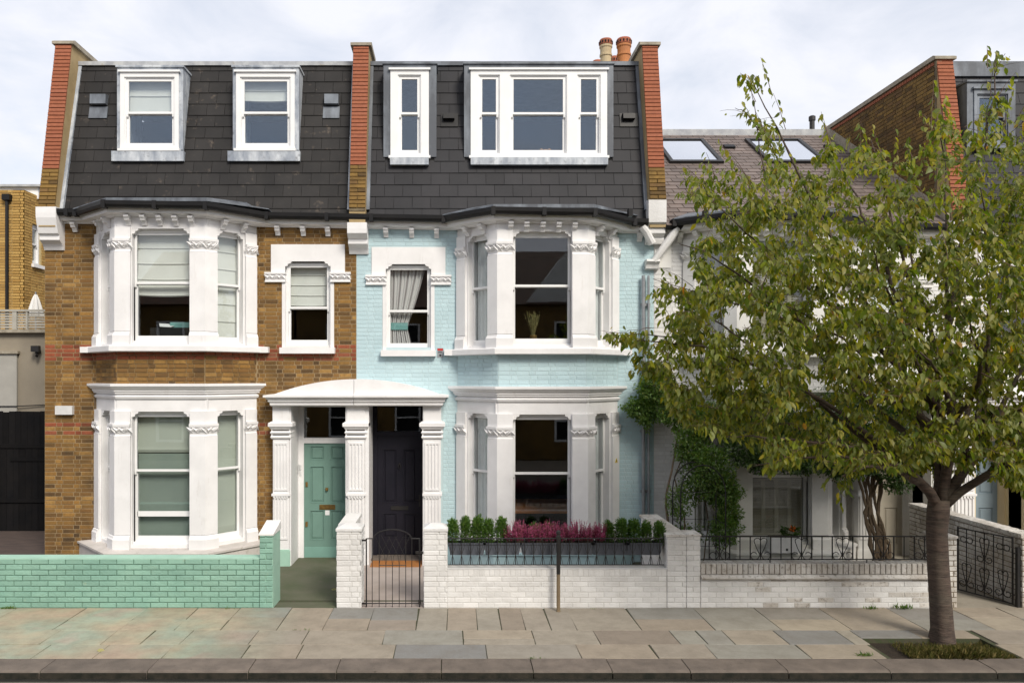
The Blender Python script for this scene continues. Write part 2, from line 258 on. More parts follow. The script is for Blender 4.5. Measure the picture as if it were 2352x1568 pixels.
# ---------------------------------------------------------------- frames and mesh builder
class Frame:
    def __init__(s, o, t, n, up=(0, 0, 1)):
        s.o = Vector(o); s.t = Vector(t).normalized(); s.n = Vector(n).normalized(); s.up = Vector(up).normalized()
    def p(s, u, w, z): return s.o + s.t * u + s.n * w + s.up * z
    def mat(s, u, w, z):
        m = Matrix.Identity(4); a = (s.t, -s.n, s.up, s.p(u, w, z))
        for i in range(4):
            for j in range(3): m[j][i] = a[i][j]
        return m
def wallframe(p0, p1):
    d = Vector((p1[0] - p0[0], p1[1] - p0[1], 0)); L_ = d.length; d.normalize()
    f = Frame((p0[0], p0[1], 0), d, (d.y, -d.x, 0)); f.len = L_; return f
FAC = Frame((0, 0, 0), (1, 0, 0), (0, -1, 0))
def at_y(y): return Frame((0, y, 0), (1, 0, 0), (0, -1, 0))
class MB:
    def __init__(s): s.v = []; s.f = []; s.r = []; s.use_r = False
    def add(s, vs, fs, r=0.):
        b = len(s.v); s.v.extend([tuple(x) for x in vs])
        for f in fs: s.f.append(tuple(i + b for i in f)); s.r.append(r)
        if r: s.use_r = True
    def box(s, F, u0, u1, w0, w1, z0, z1, r=0.):
        P = [F.p(u, w, z) for z in (z0, z1) for w in (w0, w1) for u in (u0, u1)]
        s.add(P, [(0, 2, 3, 1), (4, 5, 7, 6), (0, 1, 5, 4), (2, 6, 7, 3), (0, 4, 6, 2), (1, 3, 7, 5)], r); return s
    def bx(s, x0, x1, y0, y1, z0, z1, r=0.): return s.box(FAC, x0, x1, -y1, -y0, z0, z1, r)
    def wedge(s, F, u0, u1, w0, w1, z0, z1, e, r=0.):       # pillowed brick: front edge inset by e
        P = [F.p(u0, w0, z0), F.p(u1, w0, z0), F.p(u1, w0, z1), F.p(u0, w0, z1),
             F.p(u0, w1 - e, z0), F.p(u1, w1 - e, z0), F.p(u1, w1 - e, z1), F.p(u0, w1 - e, z1),
             F.p(u0 + e, w1, z0 + e), F.p(u1 - e, w1, z0 + e), F.p(u1 - e, w1, z1 - e), F.p(u0 + e, w1, z1 - e)]
        s.add(P, [(8, 9, 10, 11), (4, 5, 9, 8), (5, 6, 10, 9), (6, 7, 11, 10), (7, 4, 8, 11), (0, 1, 5, 4), (1, 2, 6, 5), (2, 3, 7, 6), (3, 0, 4, 7)], r); return s
    def prism(s, F, poly, w0, w1, r=0.):                      # poly of (u,z)
        n = len(poly); P = [F.p(u, w0, z) for u, z in poly] + [F.p(u, w1, z) for u, z in poly]
        s.add(P, [tuple(range(n))[::-1], tuple(range(n, 2 * n))] + [(i, (i + 1) % n, n + (i + 1) % n, n + i) for i in range(n)], r); return s
    def side(s, F, poly, u0, u1, r=0.):                       # poly of (w,z) extruded along u
        n = len(poly); P = [F.p(u0, w, z) for w, z in poly] + [F.p(u1, w, z) for w, z in poly]
        s.add(P, [tuple(range(n))[::-1], tuple(range(n, 2 * n))] + [(i, (i + 1) % n, n + (i + 1) % n, n + i) for i in range(n)], r); return s
    def sweep(s, path, prof, zf=None, r=0.):                  # path of (x,y); prof of (outward offset, z)
        n = len(path); k = len(prof); nor = []
        dd = [Vector((path[i + 1][0] - path[i][0], path[i + 1][1] - path[i][1])).normalized() for i in range(n - 1)]
        nn = [Vector((d.y, -d.x)) for d in dd]
        for i in range(n):
            if i == 0: nor.append(nn[0])
            elif i == n - 1: nor.append(nn[-1])
            else:
                m = (nn[i - 1] + nn[i]); m.normalize(); nor.append(m / max(.3, m.dot(nn[i])))
        P = []
        for i in range(n):
            dz = zf(path[i][0]) if zf else 0
            for o, z in prof: P.append((path[i][0] + nor[i].x * o, path[i][1] + nor[i].y * o, z + dz))
        F = [(i * k + j, i * k + (j + 1) % k, (i + 1) * k + (j + 1) % k, (i + 1) * k + j) for i in range(n - 1) for j in range(k)]
        s.add(P, F + [tuple(range(k))[::-1], tuple((n - 1) * k + j for j in range(k))], r); return s
    def tube(s, pts, rs, n=6, r=0., cap=True):
        pts = [Vector(p) for p in pts]
        if not isinstance(rs, (list, tuple)): rs = [rs] * len(pts)
        P = []; pv = None
        for i, p in enumerate(pts):
            d = (pts[min(i + 1, len(pts) - 1)] - pts[max(i - 1, 0)])
            if d.length < 1e-9: d = Vector((0, 0, 1))
            d.normalize()
            a = pv - d * pv.dot(d) if pv else d.orthogonal()
            if a.length < 1e-4: a = d.orthogonal()
            a.normalize(); pv = a; b = d.cross(a)
            for j in range(n):
                t = 2 * math.pi * j / n; P.append(p + (a * math.cos(t) + b * math.sin(t)) * rs[i])
        F = [(i * n + j, i * n + (j + 1) % n, (i + 1) * n + (j + 1) % n, (i + 1) * n + j) for i in range(len(pts) - 1) for j in range(n)]
        if cap: F += [tuple(range(n))[::-1], tuple((len(pts) - 1) * n + j for j in range(n))]
        s.add(P, F, r); return s
    def lathe(s, c, prof, n=16, r=0.):                        # prof of (radius, z)
        P = [(c[0] + q * math.cos(2 * math.pi * j / n), c[1] + q * math.sin(2 * math.pi * j / n), c[2] + z) for q, z in prof for j in range(n)]
        F = [(i * n + j, i * n + (j + 1) % n, (i + 1) * n + (j + 1) % n, (i + 1) * n + j) for i in range(len(prof) - 1) for j in range(n)]
        s.add(P, F + [tuple(range(n))[::-1], tuple((len(prof) - 1) * n + j for j in range(n))], r); return s
    def sheet(s, F, us, zs, hole, w0, w1):                    # wall slab made of cells, holes left open, only outer faces
        us = sorted(set(us)); zs = sorted(set(zs)); nu, nz_ = len(us) - 1, len(zs) - 1
        solid = lambda i, j: 0 <= i < nu and 0 <= j < nz_ and not hole((us[i] + us[i + 1]) / 2, (zs[j] + zs[j + 1]) / 2)
        for i in range(nu):
            for j in range(nz_):
                if not solid(i, j): continue
                a, b, c, d = us[i], us[i + 1], zs[j], zs[j + 1]
                P = [F.p(a, w0, c), F.p(b, w0, c), F.p(b, w0, d), F.p(a, w0, d), F.p(a, w1, c), F.p(b, w1, c), F.p(b, w1, d), F.p(a, w1, d)]
                fs = [(0, 3, 2, 1), (4, 5, 6, 7)]
                if not solid(i - 1, j): fs.append((0, 4, 7, 3))
                if not solid(i + 1, j): fs.append((1, 2, 6, 5))
                if not solid(i, j - 1): fs.append((0, 1, 5, 4))
                if not solid(i, j + 1): fs.append((3, 7, 6, 2))
                s.add(P, fs)
        return s
    def mesh(s, name, mat, smooth=False, fix=True):
        me = bpy.data.meshes.new(name); me.from_pydata(s.v, [], s.f); me.materials.append(mat)
        if s.use_r:
            at = me.attributes.new('rnd', 'FLOAT', 'FACE'); at.data.foreach_set('value', s.r)
        if fix:
            b = bmesh.new(); b.from_mesh(me); bmesh.ops.recalc_face_normals(b, faces=b.faces); b.to_mesh(me); b.free()
        if smooth: me.polygons.foreach_set('use_smooth', [True] * len(me.polygons))
        me.update(); return me
    def build(s, name, mat, parent=None, smooth=False, fix=True, **kw):
        return link(name, s.mesh(name, MT[mat] if isinstance(mat, str) else mat, smooth, fix), parent, **kw)
def link(name, me, parent=None, mw=None, **kw):
    o = bpy.data.objects.new(name, me); COL.objects.link(o)
    if parent is not None:
        o.parent = parent
        b = parent.get('_b')
        if b is not None: o.matrix_parent_inverse = Matrix.Translation((-b[0], -b[1], -b[2]))
    if mw is not None: o.matrix_basis = mw
    for k, v in kw.items(): o[k] = v
    return o
def root(name, label, cat, loc, group=None, base=True):
    o = bpy.data.objects.new(name, None); COL.objects.link(o); o.location = loc
    o['label'] = label; o['category'] = cat; o.empty_display_size = .2
    if group: o['group'] = group
    if base: o['_b'] = tuple(loc)
    return o
def children(o): return KIDS.get(o.name, [])
def copy_tree(o, loc, rz=0, scale=None, **kw):
    c = o.copy(); COL.objects.link(c); c.location = loc; c.rotation_euler[2] = rz
    if scale: c.scale = scale
    for k, v in kw.items(): c[k] = v
    for ch in o.children:
        d = ch.copy(); COL.objects.link(d); d.parent = c
        for g in ch.children:
            e = g.copy(); COL.objects.link(e); e.parent = d
    return c
CACHE = {}
# ---------------------------------------------------------------- bricks
def subtract(iv, cuts):
    out = [iv]
    for a, b in cuts:
        nx = []
        for p, q in out:
            if b <= p or a >= q: nx.append((p, q)); continue
            if a > p: nx.append((p, a))
            if b < q: nx.append((b, q))
        out = nx
    return out
def lay(F, u0, u1, z0, z1, holes=(), mat='stock', bond='flemish', course=.075, L_=.225, joint=.012, matf=None, inside=None, w=0.):
    out = []; k = 0; z = z0
    while z < z1 - .02:
        h = min(course, z1 - z); zc = z + h / 2
        cuts = [(a, b) for a, b, c, d in holes if c < zc < d]
        u = u0 - (0 if k % 2 == 0 else (L_ * .5 if bond == 'stretcher' else L_ * .75 - .056)) - (R.random() * .01); q = k
        if bond == 'flemish' and k % 2: u = u0 - L_ * .75 + .02
        alt = k % 2
        while u < u1:
            l = L_ if (bond == 'stretcher' or alt == 0) else L_ / 2
            if bond == 'flemish': alt ^= 1
            for p, q in subtract((max(u, u0), min(u + l, u1)), cuts):
                if q - p > .035 and (inside is None or inside((p + q) / 2, zc)):
                    out.append((F, p + joint / 2, q - joint / 2, z + joint / 2, z + h - joint / 2, matf(zc, u) if matf else mat, w))
            u += l
        z += course; k += 1
    return out
def emit(parent, bricks, limit=300, depth=.012, e=.003, jit=.0015, name='brick', rest='far_bricks', vis=None):
    CAM = Vector((0, -14, CZ))
    def key(b):
        c = b[0].p((b[1] + b[2]) / 2, 0, (b[3] + b[4]) / 2)
        s = (b[2] - b[1]) * (b[4] - b[3]) / (c - CAM).length ** 2
        vx = 1038.8 + c.x * 1756.2 / (c.y + 14)
        if vx < 0 or vx > 2352: s = 0
        if vis and not vis(c): s *= .01
        return -s
    bricks = sorted(bricks, key=key)
    for i, b in enumerate(bricks[:limit]):
        F, p, q, c, d, m, w = b; sw, sh = q - p, d - c
        kk = (round(sw, 3), round(sh, 3), m, depth, e)
        if kk not in CACHE:
            mb = MB(); mb.wedge(Frame((0, 0, 0), (1, 0, 0), (0, -1, 0)), -sw / 2, sw / 2, -.01, depth, -sh / 2, sh / 2, e); CACHE[kk] = mb.mesh('brick', MT[m])
        link(name, CACHE[kk], parent, mw=F.mat((p + q) / 2, w + R.uniform(-jit, jit), (c + d) / 2))
    groups = {}
    for b in bricks[limit:]: groups.setdefault(b[5], []).append(b)
    for m, bl in groups.items():
        mb = MB()
        for F, p, q, c, d, _, w in bl:
            j = R.uniform(-jit, jit) + w; mb.wedge(F, p, q, -.01 + w, depth + j, c, d, e, R.random() * .98 + .01)
        mb.build(rest, m, parent, fix=False, kind='stuff')
# ---------------------------------------------------------------- roof tiles on a sloping frame
def tiles(parent, F, u0, u1, t0, t1, gauge, width, mat, holes=(), limit=300, thick=.012, lift=.016, name='tile', stagger=.5, gap=.007, jit=.003, skew=0.):
    lst = []; k = 0; t = t0
    while t < t1 - .03:
        h = min(gauge, t1 - t); tc = t + h / 2
        cuts = [(a, b) for a, b, c, d in holes if c < tc < d]
        u = u0 - (width * stagger if k % 2 else 0) - R.random() * .02
        while u < u1:
            for p, q in subtract((max(u, u0), min(u + width, u1)), cuts):
                if q - p > .03: lst.append((p + gap / 2, q - gap / 2, t, t + h))
            u += width
        t += gauge; k += 1
    lst.sort(key=lambda a: -(a[1] - a[0]) / (1 + a[2]))
    mbr = MB()
    def tl(mb, FF, p, q, a, b, r=0.):
        P = []
        for (z, w) in ((a, lift), (b + .02, .002)):
            for u in (p, q):
                P.append(FF.p(u, w - .0 + .001, z)); P.append(FF.p(u, w - thick, z))
        mb.add(P, [(0, 2, 6, 4), (1, 5, 7, 3), (0, 1, 3, 2), (4, 6, 7, 5), (0, 4, 5, 1), (2, 3, 7, 6)], r)
    for i, (p, q, a, b) in enumerate(lst):
        if i < limit:
            kk = ('t', round(q - p, 2), round(b - a, 3), mat, gauge, lift)
            if kk not in CACHE:
                mb = MB(); s = q - p; tl(mb, Frame((0, 0, 0), (1, 0, 0), (0, -1, 0)), -s / 2, s / 2, 0, b - a); CACHE[kk] = mb.mesh('tile', MT[mat])
            m = F.mat((p + q) / 2, R.uniform(0, jit), a) @ Matrix.Rotation(R.uniform(-.008, .008) + (R.uniform(-1, 1) * skew), 4, 'Y')
            link(name, CACHE[kk], parent, mw=m)
        else: tl(mbr, F, p, q, a, b, R.random() * .98 + .01)
    if mbr.v: mbr.build('far_' + name + 's', mat, parent, fix=False, kind='stuff')
# ---------------------------------------------------------------- sash windows
def sash(parent, F, u0, u1, z0, z1, zr, w=-.10, fr=.045, st=.045, glass='glass', horns=True, name='window', extra=None, bottom=.07, frmat='frame', recess=.0):
    """outer box frame, two sliding sashes, panes; returns the window part"""
    us = [u0, u0 + fr, u1 - fr, u1]; zs = [z0, z0 + fr, z1 - fr, z1]
    mb = MB(); mb.sheet(F, us, zs, lambda u, z: us[1] < u < us[2] and zs[1] < z < zs[2], w - .11, w)
    win = mb.build(name, frmat, parent)
    a, b = us[1], us[2]
    up = MB(); zz = [zr, zr + .04, zs[2] - st, zs[2]]; uu = [a, a + st, b - st, b]
    up.sheet(F, uu, zz, lambda u, z: uu[1] < u < uu[2] and zz[1] < z < zz[2], w - .05, w - .015)
    if horns:
        for q in (a, b - st * .8): up.side(F, [(w - .05, zr), (w - .015, zr), (w - .02, zr - .05), (w - .045, zr - .07)], q, q + st * .8)
    up.build('upper_sash', frmat, win)
    lo = MB(); z2 = [zs[1], zs[1] + bottom, zr - .012, zr + .022]
    lo.sheet(F, uu, z2, lambda u, z: uu[1] < u < uu[2] and z2[1] < z < z2[2], w - .095, w - .055)
    lo.build('lower_sash', frmat, win)
    p = MB(); p.box(F, uu[1] - .005, uu[2] + .005, w - .037, w - .033, zz[1] - .005, zz[2] + .005); p.build('pane', glass, win)
    p = MB(); p.box(F, uu[1] - .005, uu[2] + .005, w - .077, w - .073, z2[1] - .005, z2[2] + .005); p.build('pane', glass, win)
    if extra: extra(win, F, uu[1], uu[2], z2[1], zz[2], w)
    return win
def blind(zb, mat='blind', folds=5, name='blind', sag=.0):
    def f(win, F, u0, u1, z0, z1, w):
        mb = MB(); top = z1 + .05; n = folds; uN = 8
        # a hanging cloth whose hem bellies in soft folds
        prof = []
        zb_ = max(zb, z0 - .05)
        for i in range(n + 1):
            z = top + (zb_ - top) * i / n; prof.append((w - .17, z)); 
            if i < n: prof.append((w - .155 , z + (zb_ - top) / n * .86)); prof.append((w - .150, z + (zb_ - top) / n * .93))
        P = []; m = len(prof)
        for j in range(uN + 1):
            u = u0 - .04 + (u1 - u0 + .08) * j / uN; s = math.sin(math.pi * j / uN)
            for i, (ww, z) in enumerate(prof): P.append(F.p(u, ww, z - sag * s * (i / m)))
        mb.add(P, [(j * m + i, (j + 1) * m + i, (j + 1) * m + i + 1, j * m + i + 1) for j in range(uN) for i in range(m - 1)])
        mb.build(name, mat, win, fix=False)
    return f
def curtain(u_a, u_b, mat='curt', waves=9, tie=None, z_lo=None, w_off=.22):
    """u_a..u_b are fractions of the opening"""
    def f(win, F, u0, u1, z0, z1, w):
        mb = MB(); n = waves * 6; rows = 14; P = []; zb = z_lo if z_lo is not None else z0 - .3
        for i in range(rows + 1):
            z = z1 + .06 + (zb - z1 - .06) * i / rows
            k = 1.
            if tie: d = (z - tie) / (z1 - tie) if z > tie else (tie - z) / (z1 - tie) * .55; k = .50 + .55 * min(1, abs(d)) ** .8
            for j in range(n + 1):
                t = j / n; u = u0 + (u1 - u0) * (u_a + (u_b - u_a) * t * k)
                P.append(F.p(u, w - w_off + .022 * math.sin(t * waves * 2 * math.pi), z))
        b = len(mb.v); mb.v.extend([tuple(p) for p in P]); mb.use_r = True
        for i in range(rows):
            for j in range(n):
                mb.f.append((i * (n + 1) + j, i * (n + 1) + j + 1, (i + 1) * (n + 1) + j + 1, (i + 1) * (n + 1) + j)); mb.r.append(1. if (j // 3) % 4 == 1 else 0.)
        mb.build('curtain', mat, win, smooth=True, fix=False)
        if tie:
            m2 = MB(); ue = u0 + (u1 - u0) * (u_a + (u_b - u_a) * .53); m2.box(F, u0 + (u1 - u0) * u_a, ue, w - w_off + .025, w - w_off + .035, tie - .07, tie + .06); m2.build('tieback', 'teal', win)
    return f
def both(*fs):
    def f(*a):
        for g in fs: g(*a)
    return f
# ---------------------------------------------------------------- bay windows
BW, BF, BD = 1.467, .764, .75        # half width at the wall, half width of the front, depth
def bay_path(cx, ext=.28):
    d = Vector((BW - BF, BD)).normalized()
    return [(cx - BW - d.x * ext, d.y * ext), (cx - BF, -BD), (cx + BF, -BD), (cx + BW + d.x * ext, d.y * ext)]
def mould(dz, z0, z1, out, kind='cornice'):
    h = z1 - z0
    if kind == 'cornice': q = [(0, 0), (.3, 0), (.3, .14), (.45, .22), (.45, .38), (.62, .46), (.95, .74), (1, .76), (1, 1), (0, 1.04)]
    elif kind == 'sill': q = [(0, 0), (.9, 0), (1, .1), (1, .85), (.9, 1), (0, 1.1)]
    elif kind == 'cap': q = [(0, 0), (.55, 0), (.75, .08), (.55, .16), (.5, .2), (.95, .72), (1.25, .74), (1.25, .8), (1.4, .82), (1.4, 1), (0, 1)]
    elif kind == 'base': q = [(0, 0), (1, 0), (1, .72), (.8, .8), (.7, .92), (.3, 1), (0, 1)]
    return [(a * out - (.0 if a else .05), z0 + dz + b * h) for a, b in q]
def leafwork(mb, F, uc, w, z0, z1, width):
    """carved acanthus band: crossed, lifted leaves and a boss"""
    n = max(2, int(round(width / .085))); h = z1 - z0
    for i in range(n):
        u = uc - width / 2 + width * (i + .5) / n; s = 1 if (i < n / 2) else -1
        for k in (0, 1):
            c = u + (k - .5) * width / n * .5; ss = s if k else -s; hw = width / n * .62
            a = (c - ss * hw, z0 + h * .12); b_ = (c + ss * hw, z0 + h * .95); m = (c + ss * hw * .15, z0 + h * .42); m2 = (c - ss * hw * .35, z0 + h * .72)
            mb.add([F.p(a[0], w, a[1]), F.p(b_[0], w + .04, b_[1]), F.p(m[0] + ss * hw * .3, w, m[1] - h * .1), F.p(m2[0], w, m2[1] + h * .1), F.p((m[0] + m2[0]) / 2, w + .045, (m[1] + m2[1]) / 2)],
                   [(0, 2, 4), (2, 1, 4), (1, 3, 4), (3, 0, 4)])
        mb.add([F.p(u - .018, w, z0 + h * .45), F.p(u + .018, w, z0 + h * .45), F.p(u, w, z0 + h * .8), F.p(u, w + .03, z0 + h * .56)], [(0, 1, 3), (1, 2, 3), (2, 0, 3)])
def bay(rt, cx, dz, wmat, band_fn, lower, upper, joint, lowbase=.32, plinth_mat=None, band=None, ptz=-.15):
    P = [(cx - BW, 0), (cx - BF, -BD), (cx + BF, -BD), (cx + BW, 0)]
    Fs = [wallframe(P[i], P[i + 1]) for i in range(3)]
    OP = [(.278, .798), (.26, 1.268), (.23, .75)]
    wl = MB(); wu = MB(); bd = MB()
    for F, (a, b) in zip(Fs, OP):
        for mb, z0, z1, h0, h1 in ((wl, ptz, 3.12 + dz, .40, 2.71 + dz), (wu, 3.76 + dz, 6.16 + dz * .5, 3.90 + dz, 5.88 + dz)):
            mb.sheet(F, [0, a, b, F.len], [z0, h0, h1, z1], lambda u, z: a < u < b and h0 < z < h1, -.24, 0)
            for q, s in ((a, 1), (b, -1)):       # shouldered corners of the opening
                mb.prism(F, [(q - s * .004, h1 + .004), (q + s * .115, h1 + .004), (q + s * .105, h1 - .03), (q + s * .06, h1 - .045), (q + s * .045, h1 - .085), (q - s * .004, h1 - .095)], -.12, -.003)
        bd.box(F, 0, F.len, -.24, -.005, 3.10 + dz, 3.80 + dz)
    for i in (1, 2):                               # corner posts that close the mitre behind the facets
        q = P[i]; 
        for z0, z1, mb in ((ptz, 3.12 + dz, wl), (3.76 + dz, 6.15 + dz * .5, wu)): mb.bx(q[0] - .09 + (.045 if i == 1 else -.045), q[0] + .09 + (.045 if i == 1 else -.045), q[1] + .012, q[1] + .2, z0, z1)
    wl.build('lower_bay_wall', wmat, rt); wu.build('upper_bay_wall', wmat, rt); bw = bd.build('brick_band', joint, rt)
    bl = []
    for F in Fs: bl += lay(F, .004, F.len - .004, 3.16 + dz, 3.76 + dz, matf=band_fn, mat=band or 'stock')
    emit(bw, bl, 300, depth=.008 if joint == 'mortar' else .0)
    pth = bay_path(cx)
    m = MB(); m.sweep(pth, mould(dz, 3.02, 3.19, .13)); m.build('cornice', wmat, rt)
    m = MB(); m.sweep(pth, [(0, 2.93 + dz), (.025, 2.93 + dz), (.04, 2.97 + dz), (.02, 2.99 + dz), (0, 3.0 + dz)]); m.build('string_moulding', wmat, rt)
    e2 = bay_path(cx, .0)
    m = MB(); m.sweep(bay_path(cx, .34), mould(dz, 3.745, 3.86, .16, 'sill')); m.bx(cx - BW - .24, cx - BW + .05, -.13, .1, 3.75 + dz, 3.855 + dz); m.bx(cx + BW - .05, cx + BW + .24, -.13, .1, 3.75 + dz, 3.855 + dz); m.build('bay_sill', wmat, rt)
    m = MB(); m.sweep(bay_path(cx, .3), [(-.1, ptz), (.23, ptz), (.23, lowbase - .05), (.26, lowbase - .045), (.26, lowbase - .01), (.20, lowbase), (-.1, lowbase + .04)]); m.build('plinth', plinth_mat or wmat, rt)
    # pilasters
    def pil(path, z0, z1, c0, c1, hb):
        m = MB(); m.sweep(path, [(-.02, z0 + hb), (.05, z0 + hb), (.05, c0 + .01), (-.02, c0 + .01)]); m.sweep(path, [(-.02, c1), (.045, c1), (.045, z1), (-.02, z1)])
        p = m.build('pilaster', wmat, rt)
        c = MB(); c.sweep(path, mould(0, c0, c1, .062, 'cap'))
        for i in range(len(path) - 1):
            F = wallframe(path[i], path[i + 1]); leafwork(c, F, F.len / 2, .042, c0 + (c1 - c0) * .22, c0 + (c1 - c0) * .8, F.len + .03)
        c.build('capital', wmat, p)
        b = MB(); b.sweep(path, mould(0, z0, z0 + hb, .09, 'base')); b.build('base', wmat, p)
    def on(F, u): q = F.p(u, 0, 0); return (q.x, q.y)
    L0, Ff, R0 = Fs
    paths = [[on(L0, .02), on(L0, .25)], [on(L0, L0.len - .215), P[1], on(Ff, .25)], [on(Ff, Ff.len - .25), P[2], on(R0, .215)], [on(R0, R0.len - .25), on(R0, R0.len - .02)]]
    for q in paths:
        pil(q, lowbase, 2.72 + dz, 2.27 + dz, 2.50 + dz, .26)
        pil(q, 3.86 + dz, 5.90 + dz, 5.46 + dz, 5.70 + dz, .24)
    # windows
    for k, (F, (a, b)) in enumerate(zip(Fs, OP)):
        sash(rt, F, a - .06, b + .06, lowbase + .06, 2.72 + dz, lower['zr'] + dz, w=-.09, fr=.06 if k == 1 else .05, st=.045, glass=lower.get('glass', 'glass'), extra=lower['x'][k], bottom=.09)
        sash(rt, F, a - .06, b + .06, 3.88 + dz, 5.89 + dz, upper['zr'] + dz, w=-.09, fr=.06 if k == 1 else .05, st=.045, extra=upper['x'][k], bottom=.09)
    return Fs
def zg(x): return 6.27 - .017 * (x + 7.2)
def eaves(rt, cx, x0, x1, dz, wmat, brk):
    """fascia, soffit, brackets, bay lead roof"""
    zf = lambda x: zg(x) - 6.2
    d = Vector((BW - BF, BD)).normalized()
    wall = [(x0, 0), (cx - BW - .12, 0), (cx - BF - .02, -BD), (cx + BF + .02, -BD), (cx + BW + .12, 0), (x1, 0)]
    m = MB(); m.sweep(wall, [(-.05, 6.04), (.05, 6.04), (.06, 6.06), (.17, 6.08), (.18, 6.17), (-.05, 6.19)], zf); m.build('fascia', wmat, rt)
    F = FAC; P = [(cx - BW, 0), (cx - BF, -BD), (cx + BF, -BD), (cx + BW, 0)]
    def br(F, u, wd=.085, hh=.13, z=None):
        q = F.p(u, 0, 0); zt = 6.05 + zf(q.x) if z is None else z
        mb = MB(); mb.side(F, [(-.01, zt), (.15, zt), (.15, zt - .035), (.125, zt - .05), (.11, zt - .085), (.06, zt - .10), (.045, zt - hh), (.03, zt - hh - .03), (-.01, zt - hh - .03)], u - wd / 2, u + wd / 2)
        mb.build('bracket', wmat, rt)
    for x in brk: br(FAC, x)
    Fs = [wallframe(P[i], P[i + 1]) for i in range(3)]
    for u in (.30, .70): br(Fs[0], u)
    for i in range(5): br(Fs[1], .764 + (i - 2) * .275)
    for u in (.33, .73): br(Fs[2], u)
    # lead roof of the bay running back under the slates
    o = [(cx - BW - .30, -.30), (cx - BF - .10, -BD - .20), (cx + BF + .10, -BD - .20), (cx + BW + .30, -.30)]
    zt = zg(cx) + .075; m = MB(); P = [(a, b, zt) for a, b in o] + [(a, b, zt + (.06 if i in (1, 2) else .012)) for i, (a, b) in enumerate(o)] + [(cx - BW - .30, .08, zt - .02), (cx + BW + .30, .08, zt - .02), (cx - BW + .1, .10, zt + .20), (cx + BW - .1, .10, zt + .20)]
    m.add(P, [(0, 1, 5, 4), (1, 2, 6, 5), (2, 3, 7, 6), (4, 5, 10, 8), (5, 6, 11, 10), (6, 7, 9, 11), (0, 3, 2, 1), (0, 4, 8), (3, 9, 7), (8, 10, 11, 9), (0, 8, 9, 3)]); m.build('bay_roof', 'leadd', rt)
GP = [(-.055, .05), (-.06, -.01), (-.035, -.05), (.0, -.062), (.035, -.05), (.06, -.01), (.065, .055), (.05, .055), (.045, .02), (-.04, .02)]
def gutter(rt, cx, x0, x1, clips=True):
    path = [(x0, -.25), (cx - BW - .22, -.25), (cx - BF - .10, -BD - .25), (cx + BF + .10, -BD - .25), (cx + BW + .22, -.25), (x1, -.25)]
    m = MB(); m.sweep(path, [(a, zg(0) + b) for a, b in GP], lambda x: zg(x) - zg(0)); g = m.build('gutter', 'black', rt)
    for x in [x0 + .3, cx - BW - .25, cx - BF - .1, cx, cx + BF + .1, cx + BW + .25, x1 - .5]:
        mb = MB(); y = -.25 if abs(x - cx) > BW + .15 else -BD - .25
        mb.bx(x - .035, x + .035, y - .072, y + .06, zg(x) - .07, zg(x) + .062); mb.build('gutter_clip', 'black', g)
# ---------------------------------------------------------------- single window with its rendered head
def head_window(rt, xc, dz, wmat, F=FAC):
    u0, u1 = xc - .415, xc + .415
    m = MB()
    hz = 5.22 + dz
    m.sheet(F, [xc - .675, u0 + .0, u1 - .0, xc + .675], [hz, 5.42 + dz, 5.73 + dz], lambda u, z: u0 < u < u1 and z < 5.42 + dz, -.12, .022)
    for q, s in ((u0, 1), (u1, -1)): m.prism(F, [(q - s * .004, 5.424 + dz), (q + s * .12, 5.424 + dz), (q + s * .10, 5.39 + dz), (q + s * .05, 5.375 + dz), (q + s * .04, 5.34 + dz), (q - s * .004, 5.33 + dz)], -.10, .019)
    sur = m.build('window_head', wmat, rt)
    for q, a in ((u0, -1), (u1, 1)):
        c = MB(); x0, x1 = sorted((q - .002 * a, q + a * .36)); z0, z1 = 5.04 + dz, 5.219 + dz
        c.box(F, x0, x1, -.05, .035, z0 + .02, z1 - .03); c.box(F, x0 - .01, x1 + .01, -.05, .065, z1 - .035, z1); c.box(F, x0 - .005, x1 + .005, -.05, .05, z0, z0 + .022)
        leafwork(c, F, (x0 + x1) / 2, .035, z0 + .025, z1 - .04, x1 - x0 - .02); c.build('carved_stop', wmat, sur)
    m = MB(); m.box(F, xc - .50, xc + .50, -.12, .12, 3.735 + dz, 3.845 + dz); m.build('window_sill', wmat, rt)
    for a in (u0 - .06, u1 - .005): j = MB(); j.box(F, a, a + .065, -.12, .012, 3.85 + dz, 5.04 + dz); j.build('window_reveal', wmat, rt)
    return u0, u1, 3.85 + dz, 5.42 + dz
